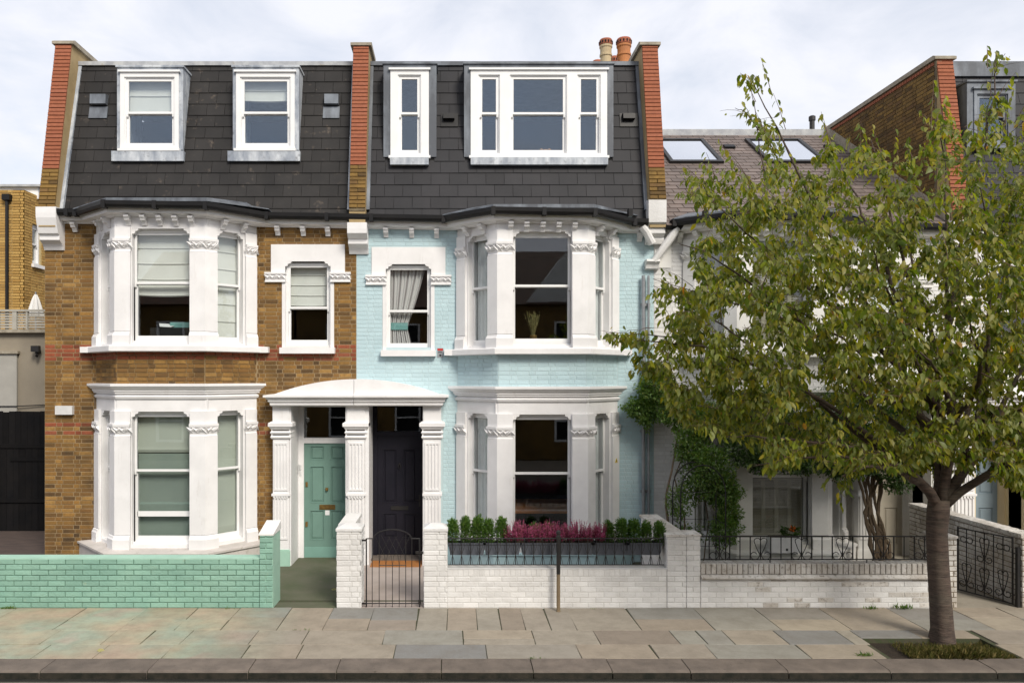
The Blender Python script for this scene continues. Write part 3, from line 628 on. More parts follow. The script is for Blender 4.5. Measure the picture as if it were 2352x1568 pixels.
# ---------------------------------------------------------------- mansard
MY0, MZ0, MY1, MZ1 = -.12, 6.14, .60, 9.25
ML = math.hypot(MY1 - MY0, MZ1 - MZ0)
def mansard_frame(): 
    up = Vector((0, MY1 - MY0, MZ1 - MZ0)); return Frame((0, MY0, MZ0), (1, 0, 0), (0, -(MZ1 - MZ0), MY1 - MY0), up)
def tz(z): return (z - MZ0) / (MZ1 - MZ0) * ML
def ry(z): return MY0 + (z - MZ0) / (MZ1 - MZ0) * (MY1 - MY0)
def mansard(rt, x0, x1, mat, holes, limit=230, top='zinc', skew=0.):
    F = mansard_frame(); hs = [(a, b, tz(c), tz(d)) for a, b, c, d in holes]
    m = MB(); m.sheet(F, [x0, x1] + [h[0] + .02 for h in hs] + [h[1] - .02 for h in hs], [0, ML] + [h[2] + .02 for h in hs] + [h[3] - .02 for h in hs],
                      lambda u, z: any(h[0] < u < h[1] and h[2] < z < h[3] for h in hs), -.06, 0); rf = m.build('roof', 'deck', rt)
    tiles(rf, F, x0, x1, .0, ML, .236, .336, mat, hs, limit, skew=skew)
    m = MB(); m.bx(x0, x1, MY1 - .05, MY1 + .12, MZ1 - .015, MZ1 + .06); m.bx(x0, x1, MY1 + .12, MY1 + 6, MZ1 - .06, MZ1 + .01)
    m.build('roof_edge_flashing', top, rt)
    return rf
def dormer(rt, x0, x1, z0, z1, lights, lead, yf=.13, glass='glass2', lw=(.06, .06), top=.09, apron=True, zr=None, lmat='lead', extras=None, sillout=.05, fmat='frame'):
    """x0..x1, z0..z1 timber frame; a lead-dressed box round it running back into the roof"""
    a, b, t = x0 - lw[0], x1 + lw[1], z1 + top
    F = at_y(yf); rt2 = rt
    m = MB(); m.sheet(F, [a, x0, x1, b], [z0, z1, t], lambda u, z: x0 < u < x1 and z < z1, -.04, 0)
    for p, q in ((a, x0 - .002), (x1 + .002, b)): m.bx(p, q, yf + .04, yf + 1.0, z0 - .02, t)
    m.bx(a - .02, b + .02, yf - .03, yf + 1.2, t, t + .035)
    d = m.build('dormer', lmat, rt)
    if apron: mb = MB(); mb.bx(a - .08, b + .03, yf - .06, yf + .2, z0 - .22, z0 - .035); mb.build('lead_apron', lmat, d)
    fm = MB(); zs0, zs1 = z0 + .05, z1 - .09; xs = [x0, x1] + [q for l in lights for q in l]
    fm.sheet(F, xs, [z0, zs0, zs1, z1], lambda u, z: zs0 < z < zs1 and any(p < u < q for p, q in lights), -.02, .022); 
    fm.box(F, x0 - .03, x1 + .03, -.02, .055, z1 - .005, z1 + .03); fm.build('frame', fmat, d)
    s = MB(); s.box(F, x0 - .03, x1 + .03, -.03, sillout + .02, z0 - .035, z0 + .012); s.build('sill', fmat, d)
    for i, (p, q) in enumerate(lights):
        sash(rt, F, p, q, zs0, zs1, zr or (z0 + z1) / 2, w=.0, fr=.02, st=.05, glass=glass, extra=(extras[i] if extras else None), bottom=.07, frmat=fmat)
    return d
# ---------------------------------------------------------------- party wall parapets in front of the mansards
def parapet(rt, x0, x1, label=None, zb=6.33, kneel=(5.75, 6.33), side=0, stock_z=7.0, back=2.2, knmat='white', zt=9.5, capcol='stone', y0=-.30, y1=.31):
    F0 = Frame((0, y0, zb), (1, 0, 0), (0, -(zt - zb), y1 - y0), (0, y1 - y0, zt - zb)); Ln = math.hypot(y1 - y0, zt - zb)
    m = MB(); m.side(FAC, [(-(y0 + .012), zb), (-(y1 + .012), zt), (-back, zt), (-back, 6.0), (-(y0 + .012), 6.0)], x0, x1)
    p = m.build('parapet', 'render', rt)
    bl = []; t = 0; k = 0
    while t < Ln - .02:
        z = zb + t * (zt - zb) / Ln; h = min(.075, Ln - t)
        m_ = 'stockd' if z < stock_z else 'orange'
        if z < stock_z and k % 2 == 0: w = x1 - x0; bl += [(F0, x0, x0 + w * .48, t + .005, t + h - .005, m_, 0), (F0, x0 + w * .52, x1, t + .005, t + h - .005, m_, 0)]
        else: bl.append((F0, x0 + .0, x1 - .0, t + .006, t + h - .006, m_, 0))
        t += .075; k += 1
    emit(p, bl, 300, depth=.02, e=.004, jit=.003)
    mb = MB(); mb.bx(x0 + .001, x1 - .001, y0 + .0, y0 + .02, zb - .05, zb + .02); mb.build('mortar_bed', 'mortard', p)
    mb = MB()
    zc = zt
    mb.side(FAC, [(-(y1 - .05), zc), (-(y1 - .05), zc + .05), (-(y1 + .02), zc + .085), (-back, zc + .085), (-back, zc)], x0 - .05, x1 + .05)
    mb.build('coping', capcol, p)
    if kneel:
        k0, k1 = kneel; mb = MB()
        mb.side(FAC, [(0, k0 - .0), (.04, k0), (.07, k0 + .06), (.10, k0 + .10), (.20, k0 + .16), (.20, k0 + .24), (.25, k0 + .27), (.325, k1 - .18), (.33, k1 - .1), (.33, k1 + .01), (0, k1 + .03)], x0 - .03, x1 + .03)
        mb.build('kneeler', knmat, rt)
    return p
# ---------------------------------------------------------------- doors
def door(rt, F, u0, u1, z0, z1, mat, panels, name='door', w=0., raised=True):
    us = [u0, u1] + [q for p in panels for q in p[:2]]; zs = [z0, z1] + [q for p in panels for q in p[2:]]
    m = MB(); m.sheet(F, us, zs, lambda u, z: any(a < u < b and c < z < d for a, b, c, d in panels), w - .045, w)
    d = m.build(name, mat, rt)
    for a, b, c, e in panels:
        p = MB(); p.box(F, a - .005, b + .005, w - .035, w - .018, c - .005, e + .005)
        if raised: p.wedge(F, a + .035, b - .035, w - .02, w - .004, c + .035, e - .035, .012)
        for q in ((a, a + .012), (b - .012, b)): p.box(F, q[0], q[1], w - .02, w + .004, c, e)
        for q in ((c, c + .012), (e - .012, e)): p.box(F, a + .012, b - .012, w - .02, w + .004, q[0], q[1])
        p.build('panel', mat, d)
    return d
def door_pilaster(rt, x0, x1, wmat, zb=-.12, foot=None, yf=-.25):
    F = at_y(yf); m = MB(); m.box(F, x0 + .015, x1 - .015, -.30, 0, zb + .30, 2.20); m.box(F, x0 + .01, x1 - .01, -.30, .006, 2.50, 2.80)
    w = x1 - x0; n = 4; a, b = x0 + .05, x1 - .05
    for z0, z1 in ((1.30, 2.10), (.42, 1.12)):
        for i in range(n + 1):
            u = a + (b - a) * i / n; m.box(F, u - .011, u + .011, 0, .016, z0, z1)
        m.box(F, a - .011, b + .011, 0, .016, z1, z1 + .03); m.box(F, a - .011, b + .011, 0, .016, z0 - .03, z0)
    p = m.build('door_pilaster', wmat, rt)
    c = MB()
    prof = [(-.1, 2.20), (.02, 2.20), (.035, 2.23), (.02, 2.26), (.02, 2.28), (.04, 2.31), (.02, 2.34), (.02, 2.36), (.06, 2.42), (.07, 2.42), (.07, 2.48), (.02, 2.51), (-.1, 2.51)]
    c.sweep([(x0 + .01, 0), (x0 + .01, yf), (x1 - .01, yf), (x1 - .01, 0)], prof); c.box(F, x0 + .01, x1 - .01, -.2, .02, 2.2, 2.5); c.build('capital', wmat, p)
    c = MB(); c.box(F, x0 - .005, x1 + .005, -.28, .035, 1.175, 1.215)
    for i in range(6):
        u = x0 + .02 + (w - .04) * (i + .5) / 6; h = (w - .04) / 12; c.prism(F, [(u - h, 1.178), (u + h, 1.178), (u + h * .5, 1.145), (u, 1.13), (u - h * .5, 1.145)], -.02, .03)
    c.build('scalloped_band', wmat, p)
    b = MB(); b.box(F, x0 - .005, x1 + .005, -.3, .02, zb, zb + .31); b.box(F, x0 + .005, x1 - .005, -.3, .012, zb + .31, zb + .33); b.build('pilaster_foot', foot or wmat, p)
def canopy_half(rt, x0, x1, xm, wmat, s):
    """half of the segmental pediment over the pair of doors; s=-1 left half, +1 right half"""
    yf = -.36; F = at_y(0)
    a, b = (x0, xm - .004) if s < 0 else (xm + .004, x1)
    z0, z1 = 2.98, 3.27; n = 14; poly = []
    hw = (x1 - x0) / 2; rad_ = (hw * hw + (z1 - z0) ** 2) / (2 * (z1 - z0)); xc = (x0 + x1) / 2
    for i in range(n + 1):
        x = a + (b - a) * i / n; poly.append((x, z1 - rad_ + math.sqrt(max(0, rad_ ** 2 - (x - xc) ** 2))))
    m = MB(); m.prism(F, [(a, z0 - .02)] + [(b, z0 - .02)] + poly[::-1], -.05, -yf); c = m.build('door_pediment', wmat, rt)
    t = MB(); prof = [(-.1, 2.79), (.0, 2.79), (.02, 2.81), (.02, 2.85), (.05, 2.87), (.05, 2.90), (.10, 2.95), (.12, 2.95), (.12, 2.985), (0, 3.0), (-.1, 3.0)]
    path = [(a, .02), (a, yf), (b, yf)] if s < 0 else [(a, yf), (b, yf), (b, .02)]
    t.sweep(path, prof); t.build('door_cornice', wmat, c)
    t = MB(); t.bx(a, b, yf + .01, -.02, 2.82, 2.99); t.build('soffit', wmat, c)
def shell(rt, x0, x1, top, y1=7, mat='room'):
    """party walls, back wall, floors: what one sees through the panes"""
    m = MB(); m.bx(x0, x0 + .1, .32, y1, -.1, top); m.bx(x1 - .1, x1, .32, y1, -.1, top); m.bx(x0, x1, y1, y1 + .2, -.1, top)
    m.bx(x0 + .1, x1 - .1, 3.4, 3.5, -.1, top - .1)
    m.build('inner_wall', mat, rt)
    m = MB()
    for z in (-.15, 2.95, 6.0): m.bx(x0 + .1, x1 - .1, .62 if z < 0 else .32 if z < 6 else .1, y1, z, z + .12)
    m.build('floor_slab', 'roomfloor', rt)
def facade(rt, x0, x1, cx, wx, doorx, mat, joint, matf=None, zb=-.15, zt=6.2, limit=220, e=.003, depth=.006, extra=(), bond='flemish', jit=.0015):
    """front wall with its openings, and the bricks on it"""
    holes = [(cx - BW + .02, cx + BW - .02, zb - 1, zt - .05), (wx - .415, wx + .415, 3.85, 5.42)] + ([(doorx[0], doorx[1], zb - 1, 2.85)] if doorx else []) + list(extra)
    inh = lambda u, z: any(a < u < b and c < z < d for a, b, c, d in holes)
    m = MB(); m.sheet(FAC, [x0, x1] + [q for h in holes for q in h[:2] if x0 < q < x1], [zb, zt] + [q for h in holes for q in h[2:] if zb < q < zt], inh, -.32, 0)
    w = m.build('front_wall', joint, rt)
    cov = [(cx - BW - .005, cx + BW + .005, zb - 1, zt + 1), (wx - .68, wx + .68, 5.22, 5.73), (wx - .48, wx + .48, 3.84, 5.24), (wx - .78, wx + .78, 5.04, 5.22), (wx - .50, wx + .50, 3.73, 3.85)]
    if doorx: cov.append((doorx[0] - .36, doorx[1] + .36, zb - 1, 3.0))
    b = lay(FAC, x0, x1, zb, 6.12, cov + list(extra), mat, matf=matf, bond=bond)
    emit(w, b, limit, depth=depth, e=e, jit=jit)
    return w
# ================================================================ GROUND
def ground():
    g = MB(); g.bx(-150, 150, -150, 150, -.6, -.33); g.build('ground', 'drive', None, kind='structure')
    r = MB(); r.bx(-60, 60, -13.1, -5.36, -.3, -.10); r.build('road', 'asphalt', None, kind='structure')
    c = MB(); c.bx(-30, 30, -5.42, -5.366, -.104, -.092); c.build('gutter_channel', 'channel_shade', None, kind='structure')  # thin dark strip: shade and dirt below the kerb, put in as colour
    p = MB()
    # bedding under the flags, open where the tree pit is
    hole = lambda u, z: 5.20 < u < 6.72 and -4.98 < z < -4.27
    F = Frame((0, 0, 0), (1, 0, 0), (0, 0, 1), (0, 1, 0))
    p.sheet(F, [-30, 5.20, 6.72, 30], [-5.0, -4.98, -4.27, -2.6], hole, -.3, -.012)
    pv = p.build('pavement', 'joint', None, kind='structure')
    rows = [(-3.02, -3.62), (-3.62, -4.05), (-4.05, -4.52), (-4.52, -4.98)]
    def flag(x0, x1, y0, y1):
        z = R.uniform(-.004, .003); g_ = .005; mb = MB(); t = .035 ; e = .004
        sk = R.uniform(-.012, .012)
        a, b, c_, d = x0 + g_, x1 - g_, y1 + g_, y0 - g_
        P = [(a, c_), (b, c_), (b + sk, d), (a + sk, d)]
        t1, t2 = R.uniform(-.002, .002), R.uniform(-.002, .002)
        zz = [z - t1, z + t1, z + t2, z - t2]
        V = [(x, y, -.04) for x, y in P] + [(x, y, q - e) for (x, y), q in zip(P, zz)] + [(a + e, c_ + e, zz[0]), (b - e, c_ + e, zz[1]), (b + sk - e, d - e, zz[2]), (a + sk + e, d - e, zz[3])]
        mb.add(V, [(8, 9, 10, 11)] + [(i, (i + 1) % 4, 4 + (i + 1) % 4, 4 + i) for i in range(4)] + [(4 + i, 4 + (i + 1) % 4, 8 + (i + 1) % 4, 8 + i) for i in range(4)])
        mb.build('paving_slab', 'slab', pv)
    # three courses; the top one sometimes split in two, the pit kept clear
    x = -9.
    def course(y0, y1, wmin, wmax, split=.0, clip=None):
        x = -9. - R.random()
        while x < 11.5:
            w = R.uniform(wmin, wmax); segs = [(x, x + w)]
            if clip:
                segs = subtract((x, x + w), [clip])
            for a, b in segs:
                if b - a < .08: continue
                if R.random() < split:
                    m = y0 + (y1 - y0) * R.uniform(.4, .6); flag(a, b, y0, m); flag(a, b, m, y1)
                elif R.random() < .12 and b - a > .6: m = (a + b) / 2; flag(a, m, y0, y1); flag(m, b, y0, y1)
                else: flag(a, b, y0, y1)
            x += w
    course(-3.00, -3.97, .56, .98, .42); course(-3.97, -4.50, .62, 1.08, .12, (5.20, 6.72)); course(-4.50, -4.975, .6, 1.15, .05, (5.20, 6.72))
    flag(5.20, 5.98, -3.97, -4.27); flag(5.98, 6.72, -3.97, -4.27)
    s = MB(); 
    F2 = Frame((0, 0, 0), (1, 0, 0), (0, 0, 1), (0, 1, 0)); s.box(F2, 5.20, 6.72, -.32, -.07, -4.98, -4.27); s.build('tree_pit_soil', 'soil', None, kind='structure')
    k = MB(); k.bx(-30, 30, -5.34, -4.985, -.3, -.02); kb = k.build('kerb', 'joint', None, kind='structure')
    x = -9.
    while x < 11:
        w = R.uniform(.85, 1.3); mb = MB(); a, b = x + .005, x + w - .005; z = R.uniform(-.003, .003)
        mb.side(FAC, [(4.985, -.1), (4.985, z), (5.31, z - .004), (5.34, z - .012), (5.355, z - .035), (5.362, -.3), (4.985, -.3)], a, b); mb.build('kerbstone', 'kerb', kb); mb = MB(); mb.bx(a + .002, b - .002, -5.368, -5.361, -.2, -.022); mb.build('dirt_shade', 'kerbf', kb, kind='stuff'); x += w  # near-black strip on each face paints in its shade along with dirt
    # front garden floors
    def floor(name, x0, x1, y0, y1, z0, z1, mat):
        mb = MB(); mb.add([(x0, y0, z0), (x1, y0, z0), (x1, y1, z1), (x0, y1, z1), (x0, y0, -.3), (x1, y0, -.3), (x1, y1, -.3), (x0, y1, -.3)],
                          [(0, 1, 2, 3), (0, 4, 5, 1), (1, 5, 6, 2), (2, 6, 7, 3), (3, 7, 4, 0)]); mb.build(name, mat, None, kind='structure')
    floor('driveway', -16, -6.3, -3.0, 3, .0, .0, 'drive')
    floor('garden_floor', -6.3, -2.78, -2.9, .6, -.05, -.1, 'concrete_g')
    floor('green_path', -2.78, -1.602, -3.0, .6, -.004, -.10, 'concrete_g')
    floor('stone_path', -1.60, -.40, -3.0, .6, -.004, -.09, 'tilepath')
    floor('garden_ground', -.40, 3.3, -2.9, .2, -.05, -.1, 'tilepath')
    floor('garden_paving', 3.3, 7.2, -2.9, .6, -.05, -.08, 'concrete_g')
    floor('side_path', 7.2, 8.2, -3.0, 1.6, -.004, -.05, 'slab')
    floor('neighbour_forecourt', 8.2, 16, -2.9, 1.6, -.05, -.05, 'slab')
    floor('far_pavement', -60, 60, -17.4, -13.1, .0, .0, 'slab')
ground()

# ================================================================ HOUSE 1: brown brick, white bay, green door
def red1(z, u): return 'redb' if (3.62 < z < 3.87 or 2.42 < z < 2.50 or 2.27 < z < 2.34) and R.random() < .93 else 'stock'
C1, C2, C3, C4 = -5.05, 1.56, 5.70, 12.4
PM = -1.755
def house1():
    h = root('terraced_house', 'brown brick terraced house with white painted bay, two slate dormers and a green front door', 'house', (C1, 0, 0))
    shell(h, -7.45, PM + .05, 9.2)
    facade(h, -7.46, PM, C1, -2.64, (-2.91, -1.91), 'stock', 'mortar', red1, limit=225)
    # left return wall
    m = MB(); m.bx(-7.45, -7.25, .32, 9, -.15, 6.3); m.build('side_wall', 'stockd', h)
    B = blind; 
    low = dict(zr=1.66, x=[B(.3, 'blindg', 1), both(B(1.96, 'blindg', 1), B(.9, 'blindd', 1), B(.3, 'blindg', 1)), B(.3, 'blindg', 1)])
    low['x'][1] = both(B(1.98, 'blindg', 1), lambda *a: bx_film(*a))
    up = dict(zr=4.93, x=[B(3.8, 'blind', 6), B(4.74, 'blind', 4, sag=.02), B(3.8, 'blind', 6)])
    def bx_film(win, F, u0, u1, z0, z1, w):
        m = MB(); m.box(F, u0 - .04, u1 + .04, w - .19, w - .18, z0 - .05, 1.96); m.build('window_film', 'blindd', win)
        m = MB(); m.box(F, u0 - .01, u1 + .01, w - .092, w - .055, z0 + .34, z0 + .43); m.build('lower_rail', 'frame', win)
    bay(h, C1, 0, 'white', lambda z, u: 'redb' if z > 3.60 and R.random() < .9 else 'stock', low, up, 'mortar', plinth_mat='ledge')
    eaves(h, C1, -7.2, -1.9, 0, 'white', [X(174), X(639), X(697.5), X(754)])
    gutter(h, C1, -7.22, PM)
    u0, u1, z0, z1 = head_window(h, -2.64, 0, 'white')
    sash(h, FAC, u0, u1, z0, z1 - .02, 4.56, w=-.05, extra=B(4.62, 'blind', 4, sag=.01), bottom=.10, fr=.04, st=.04)
    # mansard and dormers
    d1 = (-6.13, -5.05, 7.50, 8.93); d2 = (-3.99, -2.91, 7.50, 8.93)
    mansard(h, -7.12, -1.84, 'tile', [(d[0] - .05, d[1] + .05, d[2] - .03, d[3] + .13) for d in (d1, d2)], limit=225, skew=.002)
    for i, d in enumerate((d1, d2)):
        dormer(h, *d, lights=[(d[0] + .075, d[1] - .075)], lead=1, zr=8.17, extras=[B(8.24 if i == 0 else 8.45, 'blind', 2, sag=.02)], lw=(.065, .075), lmat='lead')
    for v0, v1 in ((205, 247), (742, 780)):      # roof vents
        x0, x1 = X(v0, .35), X(v1, .35); m = MB(); yy = ry(8.6)
        m.side(FAC, [(-yy, 8.62), (-yy + .14, 8.60), (-yy + .15, 8.42), (-yy - .02, 8.40)], x0 + .03, x1 - .02); m.side(FAC, [(-ry(8.38) + .035, 8.38), (-ry(8.2) + .045, 8.15), (-ry(8.2) + .02, 8.15), (-ry(8.38) + .01, 8.38)], x0, x1); m.build('roof_vent', 'leadd', h)
    parapet(h, -7.42, -7.12, back=1.5, kneel=(5.62, 6.34), zt=9.52)
    parapet(h, -1.85, -1.56, back=1.1, kneel=(5.55, 6.06), zt=9.49, stock_z=7.1)
    for a, b in ((-7.118, -7.06), (-1.905, -1.852)):       # side flashing strips
        m = MB(); m.side(FAC, [(-(MY0 - .03), MZ0 + .2), (-(MY1 - .03), MZ1), (-(MY1 + .1), MZ1), (-(MY0 + .1), MZ0 + .2)], a, b); m.build('side_flashing', 'lead', h)
    # door
    yd = .45; F = at_y(yd)
    m = MB(); m.bx(-2.93, -2.90, -.24, .6, -.12, 2.85); m.bx(-1.92, -1.90, -.24, .6, -.12, 2.85); m.build('porch_side', 'white', h)
    m = MB(); m.sheet(F, [-2.90, -2.80, -1.95, -1.92], [-.12, 2.06, 2.16, 2.74, 2.86], lambda u, z: -2.80 < u < -1.95 and (z < 2.06 or 2.16 < z < 2.74), -.12, .03); m.build('door_frame', 'white', h)
    m = MB(); m.box(F, -2.81, -1.94, -.05, -.04, 2.15, 2.75); m.build('fanlight', 'glass', h)
    dx0, dx1 = -2.80, -1.95; c = -2.385
    def pz(v): return Z(v, yd)
    def px(v): return X(v, yd)
    pan = [(px(712), px(745), pz(1056), pz(1023)), (px(759), px(792), pz(1056), pz(1023)), (px(712), px(745), pz(1154), pz(1070)), (px(759), px(792), pz(1154), pz(1070)), (px(712), px(745), pz(1239), pz(1171)), (px(759), px(792), pz(1239), pz(1171))]
    d = door(h, F, dx0, dx1, -.12, 2.06, 'gdoor', pan, w=0)
    m = MB(); m.box(F, dx0 + .004, dx1 - .004, 0, .008, -.11, .10); m.build('kick_plate', 'gdoorl', d)
    m = MB(); m.box(F, px(734), px(770), 0, .014, pz(1169), pz(1158)); m.box(F, px(737), px(767), .014, .02, pz(1166.5), pz(1160.5)); m.build('letter_plate', 'brass', d)
    m = MB(); m.box(F, px(748), px(754), 0, .03, pz(1125), pz(1119)); m.lathe((px(751), yd - .035, pz(1126)), [(.012, 0), (.02, .01), (.02, .03), (.01, .04)], 10); m.build('knocker', 'brass', d)
    m = MB(); m.box(F, px(702), px(707), 0, .012, pz(1117), pz(1106)); m.box(F, px(702), px(707), 0, .02, pz(1208), pz(1197)); m.build('lock', 'brass', d)
    m = MB(); m.box(F, px(747), px(757), 0, .004, pz(1182), pz(1171)); m.build('paper_notice', 'paper', d)
    m = MB(); m.bx(-2.915 + .025, -2.915 + .04, .3, .36, 1.52, 1.67); m.box(F, px(689), px(693), .03, .045, pz(1078), pz(1066)); m.box(F, px(689), px(693), .03, .04, pz(1091), pz(1081)); m.build('doorbell', 'wbox', h)
    door_pilaster(h, -3.24, -2.92, 'white', foot='mintp'); door_pilaster(h, -1.905, -1.56, 'white')
    canopy_half(h, X(620, -.45), X(1015, -.45), PM, 'white', -1)
    m = MB(); m.box(FAC, X(132), X(171), 0, .09, Z(951), Z(931)); m.build('alarm_box', 'wbox', h)
    m = MB(); m.tube([(-6.53, -.03, 3.1), (-6.53, -.03, .4)], .01, 5); m.build('cable', 'stem', h)
    return h
H1 = house1()
# ================================================================ HOUSE 2: pale blue
def house2():
    dz = -.05
    h = root('terraced_house', 'pale blue painted brick house with black front door and wide triple dormer', 'house', (C2, 0, 0))
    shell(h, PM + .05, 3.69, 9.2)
    facade(h, PM, 3.69, C2, -.80, (-1.55, -.53), 'blueb', 'joint_b', limit=225, e=.003, depth=.004, jit=.0012)
    cu = curtain
    low = dict(zr=1.66, x=[curtain(0, 1.0, waves=5, z_lo=.2, w_off=.13), None, curtain(.1, 1.05, waves=4, z_lo=.2, w_off=.13)])
    up = dict(zr=4.93, x=[curtain(.0, .85, waves=4, z_lo=3.7, w_off=.13), None, curtain(.2, 1.05, waves=4, z_lo=3.7, w_off=.13)])
    bay(h, C2, dz, 'white', lambda z, u: 'blueb', low, up, 'joint_b', plinth_mat='bluep')
    eaves(h, C2, -1.56, 3.6, dz, 'white', [X(887), X(946), X(1003), X(1468)])
    gutter(h, C2, PM, 3.52)
    u0, u1, z0, z1 = head_window(h, -.80, dz, 'white')
    sash(h, FAC, u0, u1, z0, z1 - .02, 4.50, w=-.05, extra=curtain(.0, .88, 'stripe', 9, tie=4.25, z_lo=3.9, w_off=.14), bottom=.09, fr=.04, st=.035)
    d3 = (X(897, .13), X(985, .13), 7.37, 8.97); d4 = (X(1081, .13), X(1394, .13), 7.37, 8.97)
    mansard(h, -1.56, 3.55, 'tile2', [(d[0] - .10, d[1] + .10, d[2] - .03, d[3] + .16) for d in (d3, d4)], limit=225, top='leadd')
    q = lambda v: X(v, .13)
    dormer(h, *d3, lights=[(q(914), q(967))], lead=1, zr=8.16, lw=(.13, .14), top=.11, apron=False, lmat='leadd')
    dormer(h, *d4, lights=[(q(1099), q(1148)), (q(1171), q(1302)), (q(1326), q(1379))], lead=1, zr=8.16, lw=(.12, .12), top=.11, apron=False, lmat='leadd')
    for d in (d3, d4): m = MB(); m.bx(d[0], d[1], .02, .12, 7.20, 7.335); m.build('lead_apron', 'lead', h)
    for v0, v1 in ((1018, 1044), (1430, 1457)):
        x0, x1 = X(v0, .3), X(v1, .3); yy = ry(8.15); m = MB(); m.side(FAC, [(-yy + .01, 8.24), (-yy + .10, 8.22), (-yy + .12, 8.12), (-yy + .02, 8.10)], x0, x1)
        m.side(FAC, [(-ry(8.25) + .03, 8.25), (-ry(7.98) + .03, 7.98), (-ry(7.98) + .01, 7.98), (-ry(8.25) + .01, 8.25)], x0 - .05, x1 + .07); m.build('roof_vent', 'black', h)
    parapet(h, 3.55, 3.84, back=1.3, kneel=None, zt=9.50, stock_z=7.05, zb=6.5, y0=-.27, capcol='stone')
    m = MB(); m.side(FAC, [(.0, 5.72), (.12, 5.72), (.14, 5.80), (.12, 5.84), (.22, 5.90), (.22, 6.02), (.30, 6.08), (.30, 6.48), (.10, 6.5), (0, 6.5)], 3.52, 3.84); m.build('kneeler', 'whiteb', h)
    for a, b in ((-1.558, -1.50), (3.49, 3.548)):
        m = MB(); m.side(FAC, [(-(MY0 - .03), MZ0 + .2), (-(MY1 - .03), MZ1), (-(MY1 + .1), MZ1), (-(MY0 + .1), MZ0 + .2)], a, b); m.build('side_flashing', 'leadd', h)
    yd = .45; F = at_y(yd); px = lambda v: X(v, yd); pz = lambda v: Z(v, yd)
    m = MB(); m.bx(-1.57, -1.50, -.24, .6, -.12, 2.85); m.bx(-.53, -.50, -.24, .6, -.12, 2.85); m.build('porch_side', 'white', h)
    m = MB(); m.sheet(F, [-1.50, -1.42, -.60, -.53], [-.12, 2.20, 2.28, 2.74, 2.86], lambda u, z: -1.42 < u < -.60 and (z < 2.20 or 2.28 < z < 2.74), -.12, .03); m.build('door_frame', 'bdoor', h)
    m = MB(); m.box(F, -1.43, -.59, -.05, -.04, 2.27, 2.75); m.build('fanlight', 'glass', h)
    pan = [(px(880), px(912), pz(1154), pz(1031)), (px(926), px(957), pz(1154), pz(1031)), (px(880), px(912), pz(1234), pz(1178)), (px(926), px(957), pz(1234), pz(1178))]
    d = door(h, F, -1.42, -.60, -.04, 2.20, 'bdoor', pan)
    m = MB(); m.box(F, px(898), px(938), 0, .016, pz(1170), pz(1161)); m.build('letter_plate', 'iron', d)
    m = MB(); m.tube([(px(918), yd - .01, pz(1066)), (px(918), yd - .035, pz(1062)), (px(915), yd - .03, pz(1070)), (px(918), yd - .03, pz(1076)), (px(921), yd - .03, pz(1070)), (px(918), yd - .035, pz(1062))], .008, 6); m.build('knocker', 'iron', d)
    m = MB(); m.box(F, px(962), px(966), 0, .02, pz(1162), pz(1135)); m.tube([(px(964), yd - .03, pz(1146)), (px(954), yd - .05, pz(1146))], .008, 6); m.build('handle', 'iron', d)
    m = MB(); m.bx(-1.50, -.53, .08, .5, -.12, -.05); m.build('door_step', 'kerb', h)
    door_pilaster(h, -.53, -.19, 'white')
    canopy_half(h, X(620, -.45), X(1015, -.45), PM, 'white', 1)
    # security plaque on the blue wall and a small warning triangle on the bay
    m = MB(); m.box(FAC, X(1004.5), X(1018), 0, .012, Z(820.5), Z(799.5)); pl = m.build('security_sign', 'signg', h)
    m = MB(); m.box(FAC, X(1004.8), X(1017.7), .012, .014, Z(804.6), Z(799.8)); m.build('sign_header', 'red', pl)
    m = MB()
    for i in range(3): m.box(FAC, X(1006.5), X(1016), .012, .0135, Z(807 + i * 1.6), Z(806.2 + i * 1.6))
    m.prism(FAC, [(X(1011.2) + .022 * math.cos(t * 1.05), Z(815.3) + .022 * math.sin(t * 1.05)) for t in range(6)], .012, .0145); m.build('sign_print', 'ink', pl)
    Fr = wallframe((C2 + BF, -BD), (C2 + BW, 0)); m = MB(); m.prism(Fr, [(.86, 1.76), (.94, 1.76), (.90, 1.84)], .05, .056); t = m.build('warning_triangle', 'yellow', h)
    m = MB(); m.box(Fr, .893, .907, .056, .058, 1.775, 1.815); m.build('triangle_mark', 'ink', t)
    # downpipe with its hopper at the party line
    m = MB()
    for x, r_ in ((X(1478, -.1), .032), (X(1490, -.1), .022)): m.tube([(x, -.09, 5.15), (x, -.09, .05)], r_, 10)
    for z in (4.6, 3.4, 2.3, 1.2): m.bx(X(1474, -.1), X(1495, -.1), -.07, .0, z, z + .05)
    m.build('downpipe', 'steel', h)
    m = MB(); m.tube([(3.42, -.22, 6.02), (3.50, -.2, 5.92), (3.62, -.16, 5.72)], .075, 10); m.build('rainwater_bend', 'whiteb', h)
    return h
H2 = house2()
